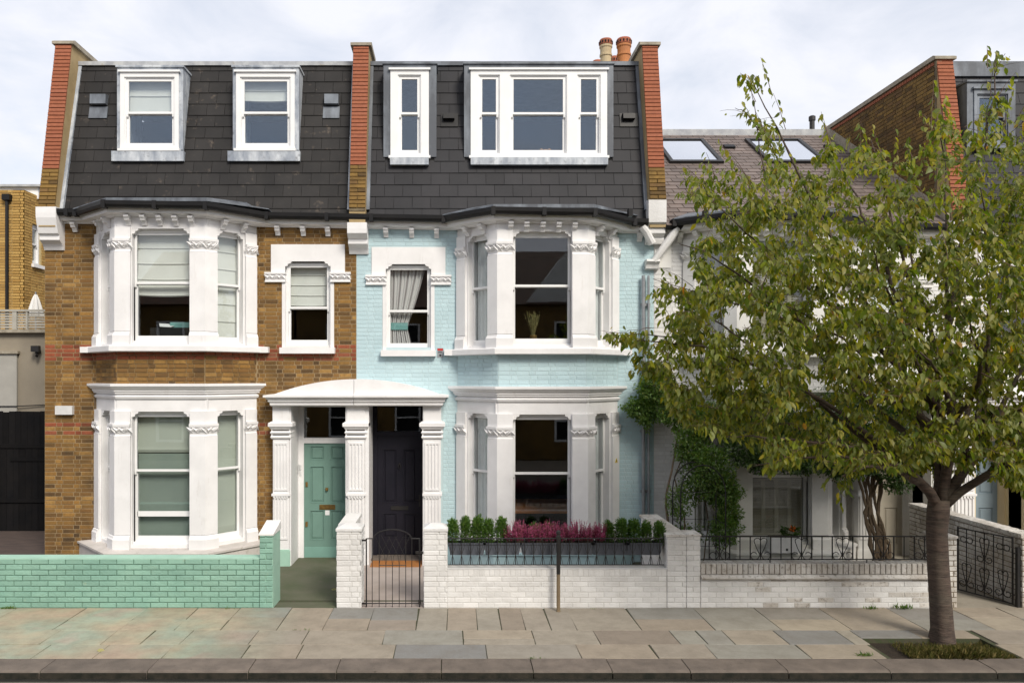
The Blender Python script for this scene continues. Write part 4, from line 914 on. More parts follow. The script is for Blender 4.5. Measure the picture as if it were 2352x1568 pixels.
# ================================================================ HOUSE 3: white brick, lower slate roof, behind the tree
def house3():
    dz = -.10
    h = root('terraced_house', 'white painted brick house with brown slate roof and rooflights behind the cherry tree', 'house', (C3, 0, 0))
    shell(h, 3.75, 9.0, 6.1)
    facade(h, 3.69, 9.0, C3, 8.0, (7.62, 8.62), 'whiteb', 'joint_w', limit=200, depth=.006)
    def shutters(win, F, u0, u1, z0, z1, w):
        n = 4 if u1 - u0 > .6 else 2; cw = (u1 - u0) / n
        for i in range(n):
            a, b = u0 + cw * i, u0 + cw * (i + 1); m = MB(); zt = min(z1, z0 + 1.0) if z0 < 2 else z1
            m.sheet(F, [a, a + .035, b - .035, b], [z0 - .03, z0 + .04, zt - .04, zt], lambda u, z: a + .035 < u < b - .035 and z0 + .04 < z < zt - .04, w - .14, w - .11)
            z = z0 + .05
            while z < zt - .05: m.side(F, [(w - .138, z), (w - .132, z + .006), (w - .112, z - .012), (w - .118, z - .018)], a + .035, b - .035); z += .028
            m.build('shutter', 'louvre', win)
    low = dict(zr=1.66, x=[shutters] * 3); up = dict(zr=4.93, x=[shutters] * 3)
    bay(h, C3, dz, 'white2', lambda z, u: 'whiteb', low, up, 'joint_w')
    eaves(h, C3, 3.9, 8.9, dz, 'white2', [4.15])
    gutter(h, C3, 4.0, 8.9)
    u0, u1, z0, z1 = head_window(h, 8.0, dz, 'white2'); sash(h, FAC, u0, u1, z0, z1 - .02, 4.50, w=-.05, extra=blind(4.3, 'blind', 4))
    # pitched slate roof
    y0, zz0, y1, zz1 = -.28, 6.02, 4.36, 9.12; L_ = math.hypot(y1 - y0, zz1 - zz0)
    F = Frame((0, y0, zz0), (1, 0, 0), (0, -(zz1 - zz0), y1 - y0), (0, y1 - y0, zz1 - zz0))
    T = lambda y: (y - y0) / (y1 - y0) * L_
    sk = [(4.72, 5.86, T(2.55), T(3.9)), (6.85, 8.12, T(2.55), T(3.9))]
    m = MB(); m.sheet(F, [3.84, 9.0] + [q for s in sk for q in s[:2]], [0, L_, sk[0][2], sk[0][3]], lambda u, z: any(s[0] < u < s[1] and s[2] < z < s[3] for s in sk), -.08, 0); rf = m.build('roof', 'deck', h)
    tiles(rf, F, 3.84, 9.0, 0, L_, .205, .27, 'slate', sk, 225, lift=.014, jit=.006, skew=.012, gap=.012)
    m = MB(); m.bx(3.84, 9.0, y1 - .08, y1 + .12, zz1 - .06, zz1 + .10); m.bx(3.84, 9.0, y1 + .12, y1 + 4, zz1 - .4, zz1 + .0); m.build('ridge_flashing', 'zinc', h)
    for a, b, c, d in sk:
        m = MB(); m.sheet(F, [a - .01, a + .07, b - .07, b + .01], [c - .02, c + .08, d - .06, d + .01], lambda u, z: a + .07 < u < b - .07 and c + .08 < z < d - .06, -.05, .07); s = m.build('rooflight', 'iron', h)
        m = MB(); m.box(F, a + .06, b - .06, .035, .045, c + .07, d - .05); m.build('pane', 'glasss', s)
    for x in (6.2, 8.5): m = MB(); t = T(3.4); m.side(F, [(.01, t), (.06, t + .0), (.07, t + .14), (.01, t + .18)], x, x + .24); m.build('roof_vent', 'black', h)
    # old pipe from the gutter to the hopper, and the plastered bracket
    m = MB(); m.tube([(4.06, -.20, 6.0), (3.98, -.18, 5.86), (3.80, -.14, 5.60), (3.66, -.12, 5.40)], [.07, .075, .07, .06], 9); m.build('rainwater_bend', 'whiteb', h)
    m = MB(); m.side(FAC, [(0, 5.44), (.16, 5.44), (.18, 5.40), (.12, 5.36), (.10, 5.28), (0, 5.26)], 3.52, 3.76); m.build('hopper', 'whiteb', h)
    m = MB(); m.bx(3.70, 4.0, -.02, .01, 5.3, 6.05); m.build('plaster_patch', 'white2', h)
    # door end
    F = at_y(.45); m = MB(); m.bx(7.58, 7.62, -.24, .6, -.1, 2.85); m.bx(8.62, 8.66, -.24, .6, -.1, 2.85); m.build('porch_side', 'white2', h)
    m = MB(); m.sheet(F, [7.62, 7.74, 8.5, 8.62], [-.1, 2.1, 2.2, 2.7, 2.86], lambda u, z: 7.74 < u < 8.5 and (z < 2.1 or 2.2 < z < 2.7), -.12, .03); m.build('door_frame', 'white2', h)
    door(h, F, 7.74, 8.5, -.1, 2.1, 'louvre', [(7.82, 8.08, 1.1, 1.95), (8.16, 8.42, 1.1, 1.95), (7.82, 8.08, .15, .85), (8.16, 8.42, .15, .85)])
    door_pilaster(h, 7.29, 7.61, 'white2'); door_pilaster(h, 8.63, 9.03, 'white2')
    canopy_half(h, 7.2, 10.85, 9.0, 'white2', -1)
    return h
H3 = house3()
# ================================================================ HOUSE 4
def house4():
    h = root('terraced_house', 'cream rendered house with pale blue door and charcoal mansard at the right edge', 'house', (11, 0, 0))
    shell(h, 9.05, 14.8, 9.2)
    facade(h, 9.0, 14.8, 13.2, 10.3, (9.42, 10.42), 'whiteb', 'cream', limit=0, extra=[])
    F = at_y(.45); m = MB(); m.bx(9.40, 9.42, -.24, .6, -.1, 2.85); m.bx(10.42, 10.44, -.24, .6, -.1, 2.85); m.build('porch_side', 'cream', h)
    m = MB(); m.sheet(F, [9.42, 9.5, 10.3, 10.42], [-.1, 2.1, 2.2, 2.7, 2.86], lambda u, z: 9.5 < u < 10.3 and (z < 2.1 or 2.2 < z < 2.7), -.12, .03); m.build('door_frame', 'cream', h)
    door(h, F, 9.5, 10.3, -.1, 2.1, 'bluedoor', [(9.58, 9.86, 1.1, 1.95), (9.94, 10.22, 1.1, 1.95), (9.58, 9.86, .15, .85), (9.94, 10.22, .15, .85)])
    door_pilaster(h, 9.04, 9.41, 'white'); door_pilaster(h, 10.43, 10.8, 'white')
    canopy_half(h, 7.2, 10.85, 9.0, 'white', 1)
    u0, u1, z0, z1 = head_window(h, 10.3, -.1, 'white'); sash(h, FAC, u0, u1, z0, z1 - .02, 4.5, w=-.05)
    m = MB(); m.bx(11.7, 14.7, -.75, .0, -.1, 6.1); m.build('bay_wall', 'white', h)
    d = (X(2236, .13), X(2320, .13), 7.55, 8.62)
    mansard(h, 9.35, 14.8, 'tile2', [(d[0] - .12, d[1] + .12, d[2] - .03, d[3] + .16)], limit=150, top='leadd')
    m = MB(); m.bx(9.35, 14.8, MY1 - .12, MY1 - .02, 9.0, 9.26); m.build('roof_fascia', 'leadd', h)
    dormer(h, *d, lights=[(d[0] + .05, d[1] - .05)], lead=1, zr=8.1, lw=(.12, .1), top=.13, apron=False, lmat='leadd', fmat='leadd')
    parapet(h, 9.0, 9.30, back=4.6, kneel=(5.55, 6.1), zt=9.2, stock_z=6.0, zb=6.2, y0=-.25, y1=.22, knmat='white')
    # raised party wall seen above house three's roof: bricks on its left face
    Fs = Frame((8.992, 0, 0), (0, -1, 0), (-1, 0, 0))      # u runs towards the street
    m = MB(); m.box(Fs, -4.6, -.2, -.1, .0, 6.0, 9.19); pw = m.build('party_wall', 'mortard', h)
    roofz = lambda y: 6.02 + (y + .28) * (3.10 / 4.64) + .02
    bl = lay(Fs, -4.5, -.24, 6.3, 9.10, mat='stockd', inside=lambda u, z: z > roofz(-u) + .02); emit(pw, bl, 200, depth=.01, jit=.003)
    top = lay(Fs, -4.5, -.24, 9.105, 9.19, mat='orange', L_=.085, bond='stretcher'); emit(pw, top, 60, depth=.02)
    m = MB(); m.side(FAC, [(.2, 6.1), (.2, 6.28), (-4.4, 9.36), (-4.4, 9.1)], 8.93, 8.99); m.build('cement_fillet', 'stone', h)
    m = MB(); m.lathe((8.8, 4.7, 9.1), [(.06, 0), (.06, .45), (.08, .46), (.08, .56), (.05, .58)], 10); m.build('flue_pipe', 'iron', h)
    gutter(h, 13.2, 9.1, 14.8)
    return h
H4 = house4()
# ================================================================ chimney stack with its pots
def chimney():
    c = root('chimney_stack', 'brick chimney stack with a cluster of clay pots behind the blue house roof', 'chimney', (3.8, 5.6, 9.2))
    m = MB(); m.bx(3.35, 4.6, 4.9, 8.2, 9.0, 10.55); st = m.build('stack', 'stockd', c)
    m = MB(); m.bx(3.3, 4.65, 4.85, 8.25, 10.55, 10.68); m.build('stack_cap', 'stone', c)
    def pot(x, y, rr, h, mat, capm):
        m = MB(); m.lathe((x, y, 10.66), [(rr * 1.0, 0), (rr * .92, h * .5), (rr * .95, h * .62), (rr * 1.08, h * .63), (rr * 1.08, h * .67), (rr * .97, h * .68), (rr * 1.0, h * .80), (rr * 1.12, h * .82), (rr * 1.12, h * .86), (rr, h * .87)], 20)
        p = m.build('chimney_pot', mat, c, smooth=False)
        m = MB(); m.lathe((x, y, 10.66), [(rr * 1.0, h * .865), (rr * 1.14, h * .875), (rr * 1.14, h * .97), (rr * 1.0, h), (rr * .8, h), (rr * .8, h * .9)], 20)
        m.build('pot_rim', capm, p)
        m = MB()
        for j in range(14):
            t = j * math.pi / 7; m.lathe((x + rr * 1.135 * math.cos(t), y + rr * 1.135 * math.sin(t), 10.66 + h * .90), [(.018, 0), (.018, .05)], 6)
        m.build('pot_vents', 'deck', p)
    y = 5.3; pot(X(1391.5, y), y, .145, 1.14, 'pot_y', 'pot_r'); pot(X(1433, y), y, .165, 1.16, 'pot_o', 'pot_r')
    y = 6.6; pot(X(1372, y), y, .12, 1.14, 'pot_r', 'pot_r'); pot(X(1411, y), y, .13, 1.24, 'pot_o', 'pot_r'); pot(X(1418, y + .8), y + .8, .13, 1.1, 'pot_y', 'pot_r'); pot(X(1366, y + 1), y + 1, .11, 1.0, 'pot_r', 'pot_r')
chimney()
# ================================================================ left neighbours
def left_side():
    y0 = 6.6
    b = root('brick_building', 'tall yellow stock brick building with white sash window beyond the balcony', 'building', (-13, 8, 0))
    F = at_y(y0); xc = X(56, y0); zt = Z(436, y0)
    m = MB(); m.bx(-18, xc, y0, y0 + .3, 0, zt); w = m.build('front_wall', 'mortary', b); emit(w, lay(F, -13.2, xc, 4.2, zt, mat='stocky'), 150, depth=.012)
    Fs = Frame((xc, y0, 0), (0, 1, 0), (1, 0, 0))
    m = MB(); m.sheet(Fs, [0, .38, .85, 12], [0, 6.4, 7.5, zt], lambda u, z: .38 < u < .85 and 6.4 < z < 7.5, -.3, 0); w = m.build('side_wall', 'mortary', b)
    emit(w, lay(Fs, 0, 6.5, 4.2, zt, [(.38, .85, 6.4, 7.5)], mat='stocky'), 150, depth=.012)
    sash(b, Fs, .38, .85, 6.4, 7.5, 6.95, w=-.06, st=.06, fr=.06, extra=blind(6.5, 'blind', 2)); m = MB(); m.box(Fs, .33, .9, -.1, .08, 6.31, 6.4); m.build('window_sill', 'white', b)
    m = MB(); m.bx(-18, xc + .05, y0 + .6, y0 + 9, zt - .1, zt + .22); m.build('roof_parapet', 'white', b)
    m = MB(); m.bx(-18, xc + .15, y0 + .5, y0 + 9.1, zt + .22, zt + .28); m.build('roof_edge', 'zinc', b)
    m = MB(); x = X(20, y0); m.tube([(x, y0 - .08, 4.2), (x, y0 - .08, zt - .3)], .045, 8); m.bx(x - .1, x + .1, y0 - .16, y0, zt - .3, zt - .14); m.build('downpipe', 'black', b)
    # rendered garage block with balcony
    y1 = 4.0; g = root('rendered_building', 'low beige rendered building with floodlight behind the black gate', 'building', (-12, 6, 0))
    m = MB(); m.bx(-18, -5, y1 + .01, y1 + 2.4, 0, Z(764, y1)); m.build('wall', 'beige', g)
    m = MB(); m.bx(-18, X(41, y1), y1 - .05, y1 + .008, 0, Z(808, y1)); m.build('pale_panel', 'beigel', g)
    m = MB(); m.bx(-18, X(46, y1), y1 - .1, y1 + .05, Z(812, y1), Z(806, y1)); m.build('ledge', 'stone', g)
    m = MB(); m.bx(-18, -5, y1 - .12, y1 + 2.5, Z(764, y1), Z(756, y1)); m.build('slab_edge', 'stone', g)
    m = MB(); x, z = X(90, y1), Z(803, y1); m.bx(x - .08, x + .10, y1 - .22, y1 - .12, z - .05, z + .09); m.bx(x - .02, x + .04, y1 - .14, y1, z - .09, z); m.tube([(x + .02, y1 - .1, z - .08), (x + .04, y1 - .18, z - .15)], .035, 8); m.build('floodlight', 'iron', g)
    m = MB(); m.tube([(-18, y1 - .03, Z(935, y1)), (X(40, y1), y1 - .07, Z(932, y1)), (X(105, y1), y1 - .03, Z(929, y1))], .012, 6); m.build('cable', 'iron', g)
    r = root('balcony_railing', 'grey slatted timber balcony railing on the beige building', 'railing', (X(40, y1 - .05), y1 - .05, Z(756, y1)))
    za, zb_ = Z(756, y1), Z(711, y1)
    m = MB(); m.bx(-16, -7.2, y1 - .1, y1 - .0, zb_ - .05, zb_); m.build('handrail', 'slatp', r)
    xs = [X(-60, y1), X(0, y1), X(38, y1), X(66, y1), X(110, y1)]
    for x in xs: m = MB(); wd = .05 if abs(x - X(38, y1)) < .01 else .02; m.bx(x - wd, x + wd, y1 - .09, y1 - .01, za, zb_ - .05); m.build('post', 'slatp', r)
    for i in range(6): z = za + .03 + i * (zb_ - za - .08) / 6; m = MB(); m.bx(-16, -7.2, y1 - .06, y1 - .045, z, z + .042); m.build('slat', 'slatp', r)
    u = root('parasol', 'closed white parasol standing on the left balcony', 'parasol', (X(82, 5), 5, za)); x = X(82, 5); 
    m = MB(); m.tube([(x, 5, za), (x, 5, Z(670, 5))], .02, 8); m.build('pole', 'steel', u)
    m = MB(); zz = Z(676, 5); n = 16; prof = [(.03, 0), (.075, -.12), (.11, -.25), (.16, -.45), (.17, -.52)]
    P = [(x + q * (1 + .18 * math.cos(j * math.pi)) * math.cos(2 * math.pi * j / n), 5 + q * (1 + .18 * math.cos(j * math.pi)) * math.sin(2 * math.pi * j / n), zz + z) for q, z in prof for j in range(n)]
    m.add(P, [(i * n + j, i * n + (j + 1) % n, (i + 1) * n + (j + 1) % n, (i + 1) * n + j) for i in range(4) for j in range(n)]); m.build('folded_canopy', 'white2', u)
    # black gate of vertical planks
    y2 = 2.4; gt = root('timber_gate', 'black timber plank gate across the side passage at the left', 'gate', (-9, y2, 0)); F = at_y(y2)
    x = -14.; lo, hi = 0, Z(1026, y2)
    while x < -7.2:
        w = R.uniform(.12, .15); j = R.uniform(-.004, .004)
        m = MB(); m.box(F, x, x + w - .006, -.02 + j, .0 + j, .01, hi - .02); m.build('plank', 'bplank', gt)
        m = MB(); m.box(F, x, x + w - .006, -.10 + j, -.08 + j, hi, Z(945, y2) + R.uniform(-.015, .015)); m.build('plank', 'bplank', gt); x += w
    m = MB(); m.box(F, -14, -7.2, -.08, .02, hi - .02, hi + .06); m.box(F, -14, -7.2, 0, .03, .62, .70); m.box(F, X(24, y2), X(102, y2), .0, .02, Z(1058, y2), Z(1050, y2)); m.build('cross_rail', 'bplank', gt)
left_side()
# ================================================================ opposite side of the street (seen in the panes)
def opposite():
    Y = -17.6
    specs = [(-13, -6.6, 'dark brick house across the street, mirrored in the brown house panes', 'stockd'), (-6.5, -.1, 'yellow brick house across the street opposite the pair of front doors', 'stockd'), (0, 6.4, 'dark brick gabled house across the street facing the blue house', 'stockd'), (6.5, 12.9, 'yellow brick house across the street facing the cherry tree', 'stockd')]
    for i, (a, b, lab, mt) in enumerate(specs):
        h = root('opposite_house', lab, 'house', ((a + b) / 2, Y, 0)); F = Frame((0, Y, 0), (-1, 0, 0), (0, 1, 0))
        ops = []
        for z0, z1 in ((.7, 2.4), (3.9, 5.5)):
            for c in (.28, .72): x = a + (b - a) * c; ops.append((-x - .55, -x + .55, z0, z1))
        m = MB(); m.sheet(F, [-b, -a] + [q for o in ops for q in o[:2]], [0, 6.2] + [q for o in ops for q in o[2:]], lambda u, z: any(o[0] < u < o[1] and o[2] < z < o[3] for o in ops), -.3, 0)
        m.bx(a, a + .2, Y - 8, Y - .3, 0, 6.2); m.bx(b - .2, b, Y - 8, Y - .3, 0, 6.2); m.bx(a, b, Y - 8.2, Y - 8, 0, 6.2); m.build('wall', mt, h)
        for o in ops:
            m = MB(); m.sheet(F, [o[0], o[0] + .08, o[1] - .08, o[1]], [o[2], o[2] + .08, (o[2] + o[3]) / 2 - .03, (o[2] + o[3]) / 2 + .03, o[3] - .08, o[3]], lambda u, z: o[0] + .08 < u < o[1] - .08 and (o[2] + .08 < z < o[3] - .08) and abs(z - (o[2] + o[3]) / 2) > .03, -.12, .02); w = m.build('window', 'white', h)
            m = MB(); m.box(F, o[0], o[1], -.1, -.09, o[2], o[3]); m.build('pane', 'deck', w)
        m = MB(); m.side(FAC, [(-Y - .3, 6.15), (-Y + 4, 8.9), (-Y + 8.2, 6.15)], a, b); m.build('roof', 'tiler', h)
        if i == 2: m = MB(); m.prism(F, [(-b + .3, 6.2), (-b + 1.9, 8.2), (-b + 3.5, 6.2)], -2.5, .15); m.build('gable', 'white2', h)
        m = MB(); m.bx(b - .5, b + .3, Y - 5, Y - 3.4, 7.5, 10.2); m.build('chimney', 'redb', h)
opposite()
# ================================================================ FRONT GARDEN WALLS
WY = -3.02
FW = Frame((0, WY, 0), (1, 0, 0), (0, -1, 0))
def pier(rt, x0, x1, z1, depth, mat, joint, y=WY, cap=True, side=None, capmat=None, limit=60):
    m = MB(); m.bx(x0 + .006, x1 - .006, y + .006, y + depth - .006, -.05, z1); p = m.build('pier', joint, rt)
    F = Frame((0, y + .004, 0), (1, 0, 0), (0, -1, 0)); bl = lay(F, x0, x1, 0, z1, mat=mat, bond='flemish' if x1 - x0 > .3 else 'stretcher', L_=min(.225, x1 - x0) if x1 - x0 < .25 else .225)
    Fr = Frame((x1 - .004, y, 0), (0, 1, 0), (1, 0, 0)); bl += lay(Fr, 0, depth, 0, z1, mat=mat)
    Fl = Frame((x0 + .004, y, 0), (0, -1, 0), (-1, 0, 0)); bl += lay(Fl, -depth, 0, 0, z1, mat=mat)
    emit(p, bl, limit, depth=.005, e=.003)
    if cap:
        m = MB(); a, b, c, d = x0 - .008, x1 + .008, y - .012, y + depth + .01; xm, ym = (a + b) / 2, (c + d) / 2
        m.add([(a, c, z1), (b, c, z1), (b, d, z1), (a, d, z1), (a, c, z1 + .035), (b, c, z1 + .035), (b, d, z1 + .035), (a, d, z1 + .035), (xm - .07, ym, z1 + .09), (xm + .07, ym, z1 + .09)],
              [(0, 3, 2, 1), (0, 1, 5, 4), (1, 2, 6, 5), (2, 3, 7, 6), (3, 0, 4, 7), (4, 5, 9, 8), (5, 6, 9), (6, 7, 8, 9), (7, 4, 8)]); m.build('pier_cap', capmat or mat, rt)
    return p
def green_wall():
    w = root('garden_wall', 'mint green painted brick garden wall in front of the brown house', 'wall', (-5, WY, 0))
    x0, x1, z1 = -8.0, -2.77, .70
    m = MB(); m.bx(x0, x1, WY + .004, WY + .22, -.05, z1 - .005); b = m.build('wall_core', 'mintd', w)
    bl = lay(FW, x0, x1 + .004, .0, z1 - .0, mat='mint', bond='stretcher', L_=.245, course=.0778, joint=.013); 
    emit(b, [q[:6] + (-.004,) for q in bl], 300, depth=.010, e=.004, jit=.003)
    m = MB(); m.bx(x0, x1, WY - .006, WY + .22, z1 - .005, z1 + .014); m.build('wall_top', 'mintp', w)
    # the taller return at the path
    m = MB(); m.bx(-2.765, -2.575, WY + .004, WY + .46, -.05, 1.04); p = m.build('pier', 'mintp', w)
    emit(p, lay(Frame((0, WY, 0), (1, 0, 0), (0, -1, 0)), -2.77, -2.572, 0, 1.04, mat='mint', bond='stretcher', L_=.2, course=.0778), 60, depth=.012, e=.005)
    m = MB(); m.add([(-2.78, WY - .015, 1.04), (-2.565, WY - .015, 1.04), (-2.565, WY + .48, 1.04), (-2.78, WY + .48, 1.04), (-2.78, WY - .015, 1.06), (-2.565, WY - .015, 1.06), (-2.565, WY + .48, 1.17), (-2.78, WY + .48, 1.17)],
                    [(0, 3, 2, 1), (0, 1, 5, 4), (1, 2, 6, 5), (2, 3, 7, 6), (3, 0, 4, 7), (4, 5, 6, 7)]); m.build('pier_cap', 'white2', w)
green_wall()
def white_wall_a():
    w = root('garden_wall', 'short white brick dividing wall and pier between the two house paths', 'wall', (-1.5, WY, 0))
    pier(w, -1.665, -1.305, 1.10, .36, 'whiteb', 'joint_w', limit=110)
    m = MB(); m.bx(-1.66, -1.47, WY + .36, -1.75, -.1, 1.08); q = m.build('dividing_wall', 'joint_w', w)
    Fr = Frame((-1.472, WY + .36, 0), (0, 1, 0), (1, 0, 0)); Fl = Frame((-1.658, 0, 0), (0, -1, 0), (-1, 0, 0))
    emit(q, lay(Fr, 0, .91, -.08, 1.08, mat='whiteb') + lay(Fl, 1.75, -WY - .37, -.08, 1.08, mat='whiteb'), 180, depth=.006)
    m = MB(); m.bx(-1.69, -1.45, WY + .35, -1.73, 1.08, 1.13); m.build('wall_coping', 'white2', w)
white_wall_a()
def white_wall_b():
    w = root('garden_wall', 'white brick garden wall of the blue house with gate pier and soldier course', 'wall', (1.4, WY, 0))
    pier(w, -.412, -.07, 1.10, .36, 'whiteb', 'joint_w', limit=100)
    m = MB(); m.bx(-.07, 3.08, WY + .008, WY + .215, -.05, .55); q = m.build('wall_core', 'joint_w', w)
    F = Frame((0, WY + .008, 0), (1, 0, 0), (0, -1, 0))
    bl = lay(F, -.07, 3.08, 0, .452, mat='whiteb', bond='stretcher')
    bl += [(F, -.07 + i * .075 + .004, -.07 + (i + 1) * .075 - .004, .457, .552, 'whiteb', 0) for i in range(42)]
    emit(q, bl, 260, depth=.004, e=.003)
    m = MB(); m.bx(-.07, 3.08, WY + .0, WY + .22, .553, .562); m.build('wall_top', 'whiteb', w)
    pier(w, 3.085, 3.36, 1.02, .30, 'whiteb', 'joint_w', cap=False, limit=70)
    # sloping return wall between the gardens
    m = MB(); m.bx(3.10, 3.345, WY + .3, -1.45, -.1, 1.0); q = m.build('return_wall', 'joint_w', w)
    emit(q, lay(Frame((3.104, 0, 0), (0, -1, 0), (-1, 0, 0)), 1.45, -WY - .31, -.08, 1.0, mat='whiteb'), 80, depth=.008)
    m = MB(); m.bx(3.07, 3.37, WY - .01, -1.43, 1.0 + .02, 1.055); m.build('wall_coping', 'oldwhite', w)
white_wall_b()
def white_wall_c():
    w = root('garden_wall', 'weathered white brick garden wall with mossy stained brick-on-edge top, behind the tree trunk', 'wall', (5.3, WY, 0))
    pier(w, 3.365, 3.565, 1.03, .30, 'whiteb', 'joint_w', cap=False, limit=60); m = MB(); m.bx(3.36, 3.575, WY - .01, WY + .31, 1.03, 1.055); m.build('pier_cap', 'oldwhite', w)
    m = MB(); m.bx(3.57, 6.98, WY + .008, WY + .22, -.05, .41); q = m.build('wall_core', 'joint_w', w); F = Frame((0, WY + .008, 0), (1, 0, 0), (0, -1, 0))
    bl = lay(F, 3.57, 6.98, 0, .41, matf=lambda z, u: 'oldwhite' if R.random() < .16 + .5 * (u > 6.3) else 'whiteb', bond='stretcher'); emit(q, bl, 250, depth=.005, e=.003)
    m = MB(); m.side(FAC, [(-WY + .02, .41), (-WY + .05, .425), (-WY + .05, .44), (-WY + .01, .475), (-WY - .22, .475), (-WY - .22, .41)], 3.57, 7.0); m.build('tile_creasing', 'oldwhite', w)
    m = MB(); m.bx(3.57, 6.98, WY + .025, WY + .21, .476, .62); q = m.build('top_course_bed', 'mortard', w)
    x = 3.575; F2 = Frame((0, WY + .03, 0), (1, 0, 0), (0, -1, 0)); bl = []
    while x < 6.95: bl.append((F2, x, x + .066, .478, .63, 'oldwhite', 0)); x += .076
    emit(q, bl, 80, depth=.018, e=.006, jit=.004)
    x = 3.575; m = MB()
    while x < 6.95: m.bx(x, x + .066, WY + .03, WY + .21, .615, .629 + R.uniform(-.003, .003)); x += .076
    m.build('brick_on_edge_tops', 'oldwhite', w, kind='stuff')
    pier(w, 6.98, 7.25, 1.0, .34, 'oldwhite', 'mortard', cap=False, limit=60); m = MB(); m.bx(6.97, 7.26, WY - .01, WY + .35, 1.0, 1.03); m.build('pier_cap', 'oldwhite', w)
white_wall_c()
def white_wall_d():
    w = root('garden_wall', 'weathered white brick wall running back beside the open scrollwork gate', 'wall', (8.3, -1.5, 0))
    m = MB(); m.bx(8.19, 8.40, WY, -.3, -.05, 1.0); q = m.build('wall_core', 'mortard', w)
    bl = lay(Frame((8.192, 0, 0), (0, -1, 0), (-1, 0, 0)), .3, -WY, 0, 1.0, mat='oldwhite') + lay(Frame((0, WY + .004, 0), (1, 0, 0), (0, -1, 0)), 8.18, 8.42, 0, 1.0, mat='oldwhite')
    emit(q, bl, 200, depth=.010, e=.005, jit=.004)
    m = MB(); 
    y = WY
    while y < -.35: m.bx(8.17, 8.42, y, y + .068, 1.0, 1.055 + R.uniform(-.004, .004)); y += .078
    m.build('brick_on_edge_tops', 'oldwhite', w, kind='stuff')
white_wall_d()
# ================================================================ IRONWORK
def arc(c, r, a0, a1, n=10, ax='xz', y=0.):
    return [(c[0] + r * math.cos(rad(a0 + (a1 - a0) * i / n)), y, c[1] + r * math.sin(rad(a0 + (a1 - a0) * i / n))) for i in range(n + 1)]
def blue_gate():
    y = -2.97; g = root('garden_gate', 'low black wire gate with arched top in front of the black door', 'gate', (-.87, y, 0))
    X_ = lambda v: X(v, y)
    xs = [X_(v) for v in (841.4, 855, 871, 886.4, 901.4, 917, 932, 946, 964)]
    m = MB(); r = .009
    m.tube([(xs[0], y, .0), (xs[0], y, .985)], .011, 6); m.tube([(xs[-1], y, .0), (xs[-1], y, .985)], .011, 6)
    cx, hw = (xs[2] + xs[6]) / 2 - .0, .27; top = [(xs[0], y, .985), (cx - hw, y, .985)]
    top += [(cx - hw * math.cos(t), y, .985 + .13 * math.sin(t)) for t in [math.pi * i / 16 for i in range(1, 16)]] + [(cx + hw, y, .985), (xs[-1], y, .985)]
    m.tube(top, r, 6); m.tube([(xs[0], y, .05), (xs[-1], y, .05)], r, 6); m.tube([(xs[2], y, .60), (xs[6], y, .60)], .006, 5); m.build('frame', 'iron', g)
    for i, x in enumerate(xs[1:-1]):
        h = .985 if i in (0, 6) else .60
        if i in (1, 5): h = 1.04
        m = MB(); m.tube([(x, y, .0), (x, y, h)], .0055, 5); m.build('bar', 'iron', g)
    m = MB(); 
    for k in range(4):
        a = xs[2 + k]; b = xs[3 + k]; c = (a + b) / 2
        m.tube([(a, y, .60), (a + .02, y, .74), (c + .04, y, .88), (c + .11, y, 1.02)], .004, 4); m.tube([(b, y, .60), (b - .02, y, .74), (c - .04, y, .88), (c - .11, y, 1.02)], .004, 4)
    m.build('lattice', 'iron', g)
    m = MB()
    for z in (.05, .96): m.bx(xs[0] - .08, xs[0], y - .01, y + .01, z - .012, z + .012)
    m.bx(xs[-1] - .06, xs[-1] + .05, y - .02, y + .015, .765, .80); m.bx(xs[-1] - .02, xs[-1] + .02, y - .015, y + .015, .04, .10); m.build('latch', 'iron', g)
blue_gate()
def blue_railing():
    y = -2.96; g = root('railing', 'low black hairpin railing on the white wall of the blue house', 'railing', (1.5, y, .56)); x0, x1 = -.06, 3.06
    m = MB(); m.tube([(x0, y, .985), (x1, y, .985)], .009, 6); m.tube([(x0, y, .605), (x1, y, .605)], .008, 6); m.build('rail', 'iron', g)
    n = 24; st = (x1 - x0) / n
    for i in range(n):
        x = x0 + st * (i + .5)
        m = MB(); m.tube([(x, y, .605), (x, y, .985)], .0065, 5); m.build('bar', 'iron', g)
        m = MB(); m.tube([(x - st * .33, y, .985), (x - st * .3, y, .86), (x, y, .75), (x + st * .26, y, .605)], .004, 4); m.tube([(x + st * .33, y, .985), (x + st * .3, y, .86), (x, y, .75), (x - st * .26, y, .605)], .004, 4); m.build('hairpin', 'iron', g)
blue_railing()
def scroll(m, P, cx, z0, z1, w, r=.006):
    """lyre-shaped scroll: two bars that meet at the foot and curl out; P maps (u,z) to a point"""
    h = z1 - z0
    for s in (-1, 1):
        pts = [(cx, z0 + h * .06)]
        pts += [(cx + s * w * .33 * t, z0 + h * (.12 + .55 * t)) for t in (.15, .4, .7)]
        pts += [(cx + s * (w * .18 + w * .18 * math.cos(a)), z0 + h * (.82) + h * .13 * math.sin(a)) for a in [rad(-20 + 33 * k) for k in range(7)]]
        m.tube([P(*q) for q in pts], r, 5)
        c = (cx + s * w * .34, z0 + h * .17); rr = w * .30
        pts = [(cx + s * .0, z0 + h * .42)] + [(c[0] - s * rr * (1 - k * .07) * math.cos(rad(k * 42)), c[1] - rr * (1 - k * .07) * math.sin(rad(k * 42)) ) for k in range(9)]
        m.tube([P(*q) for q in pts], r, 5)
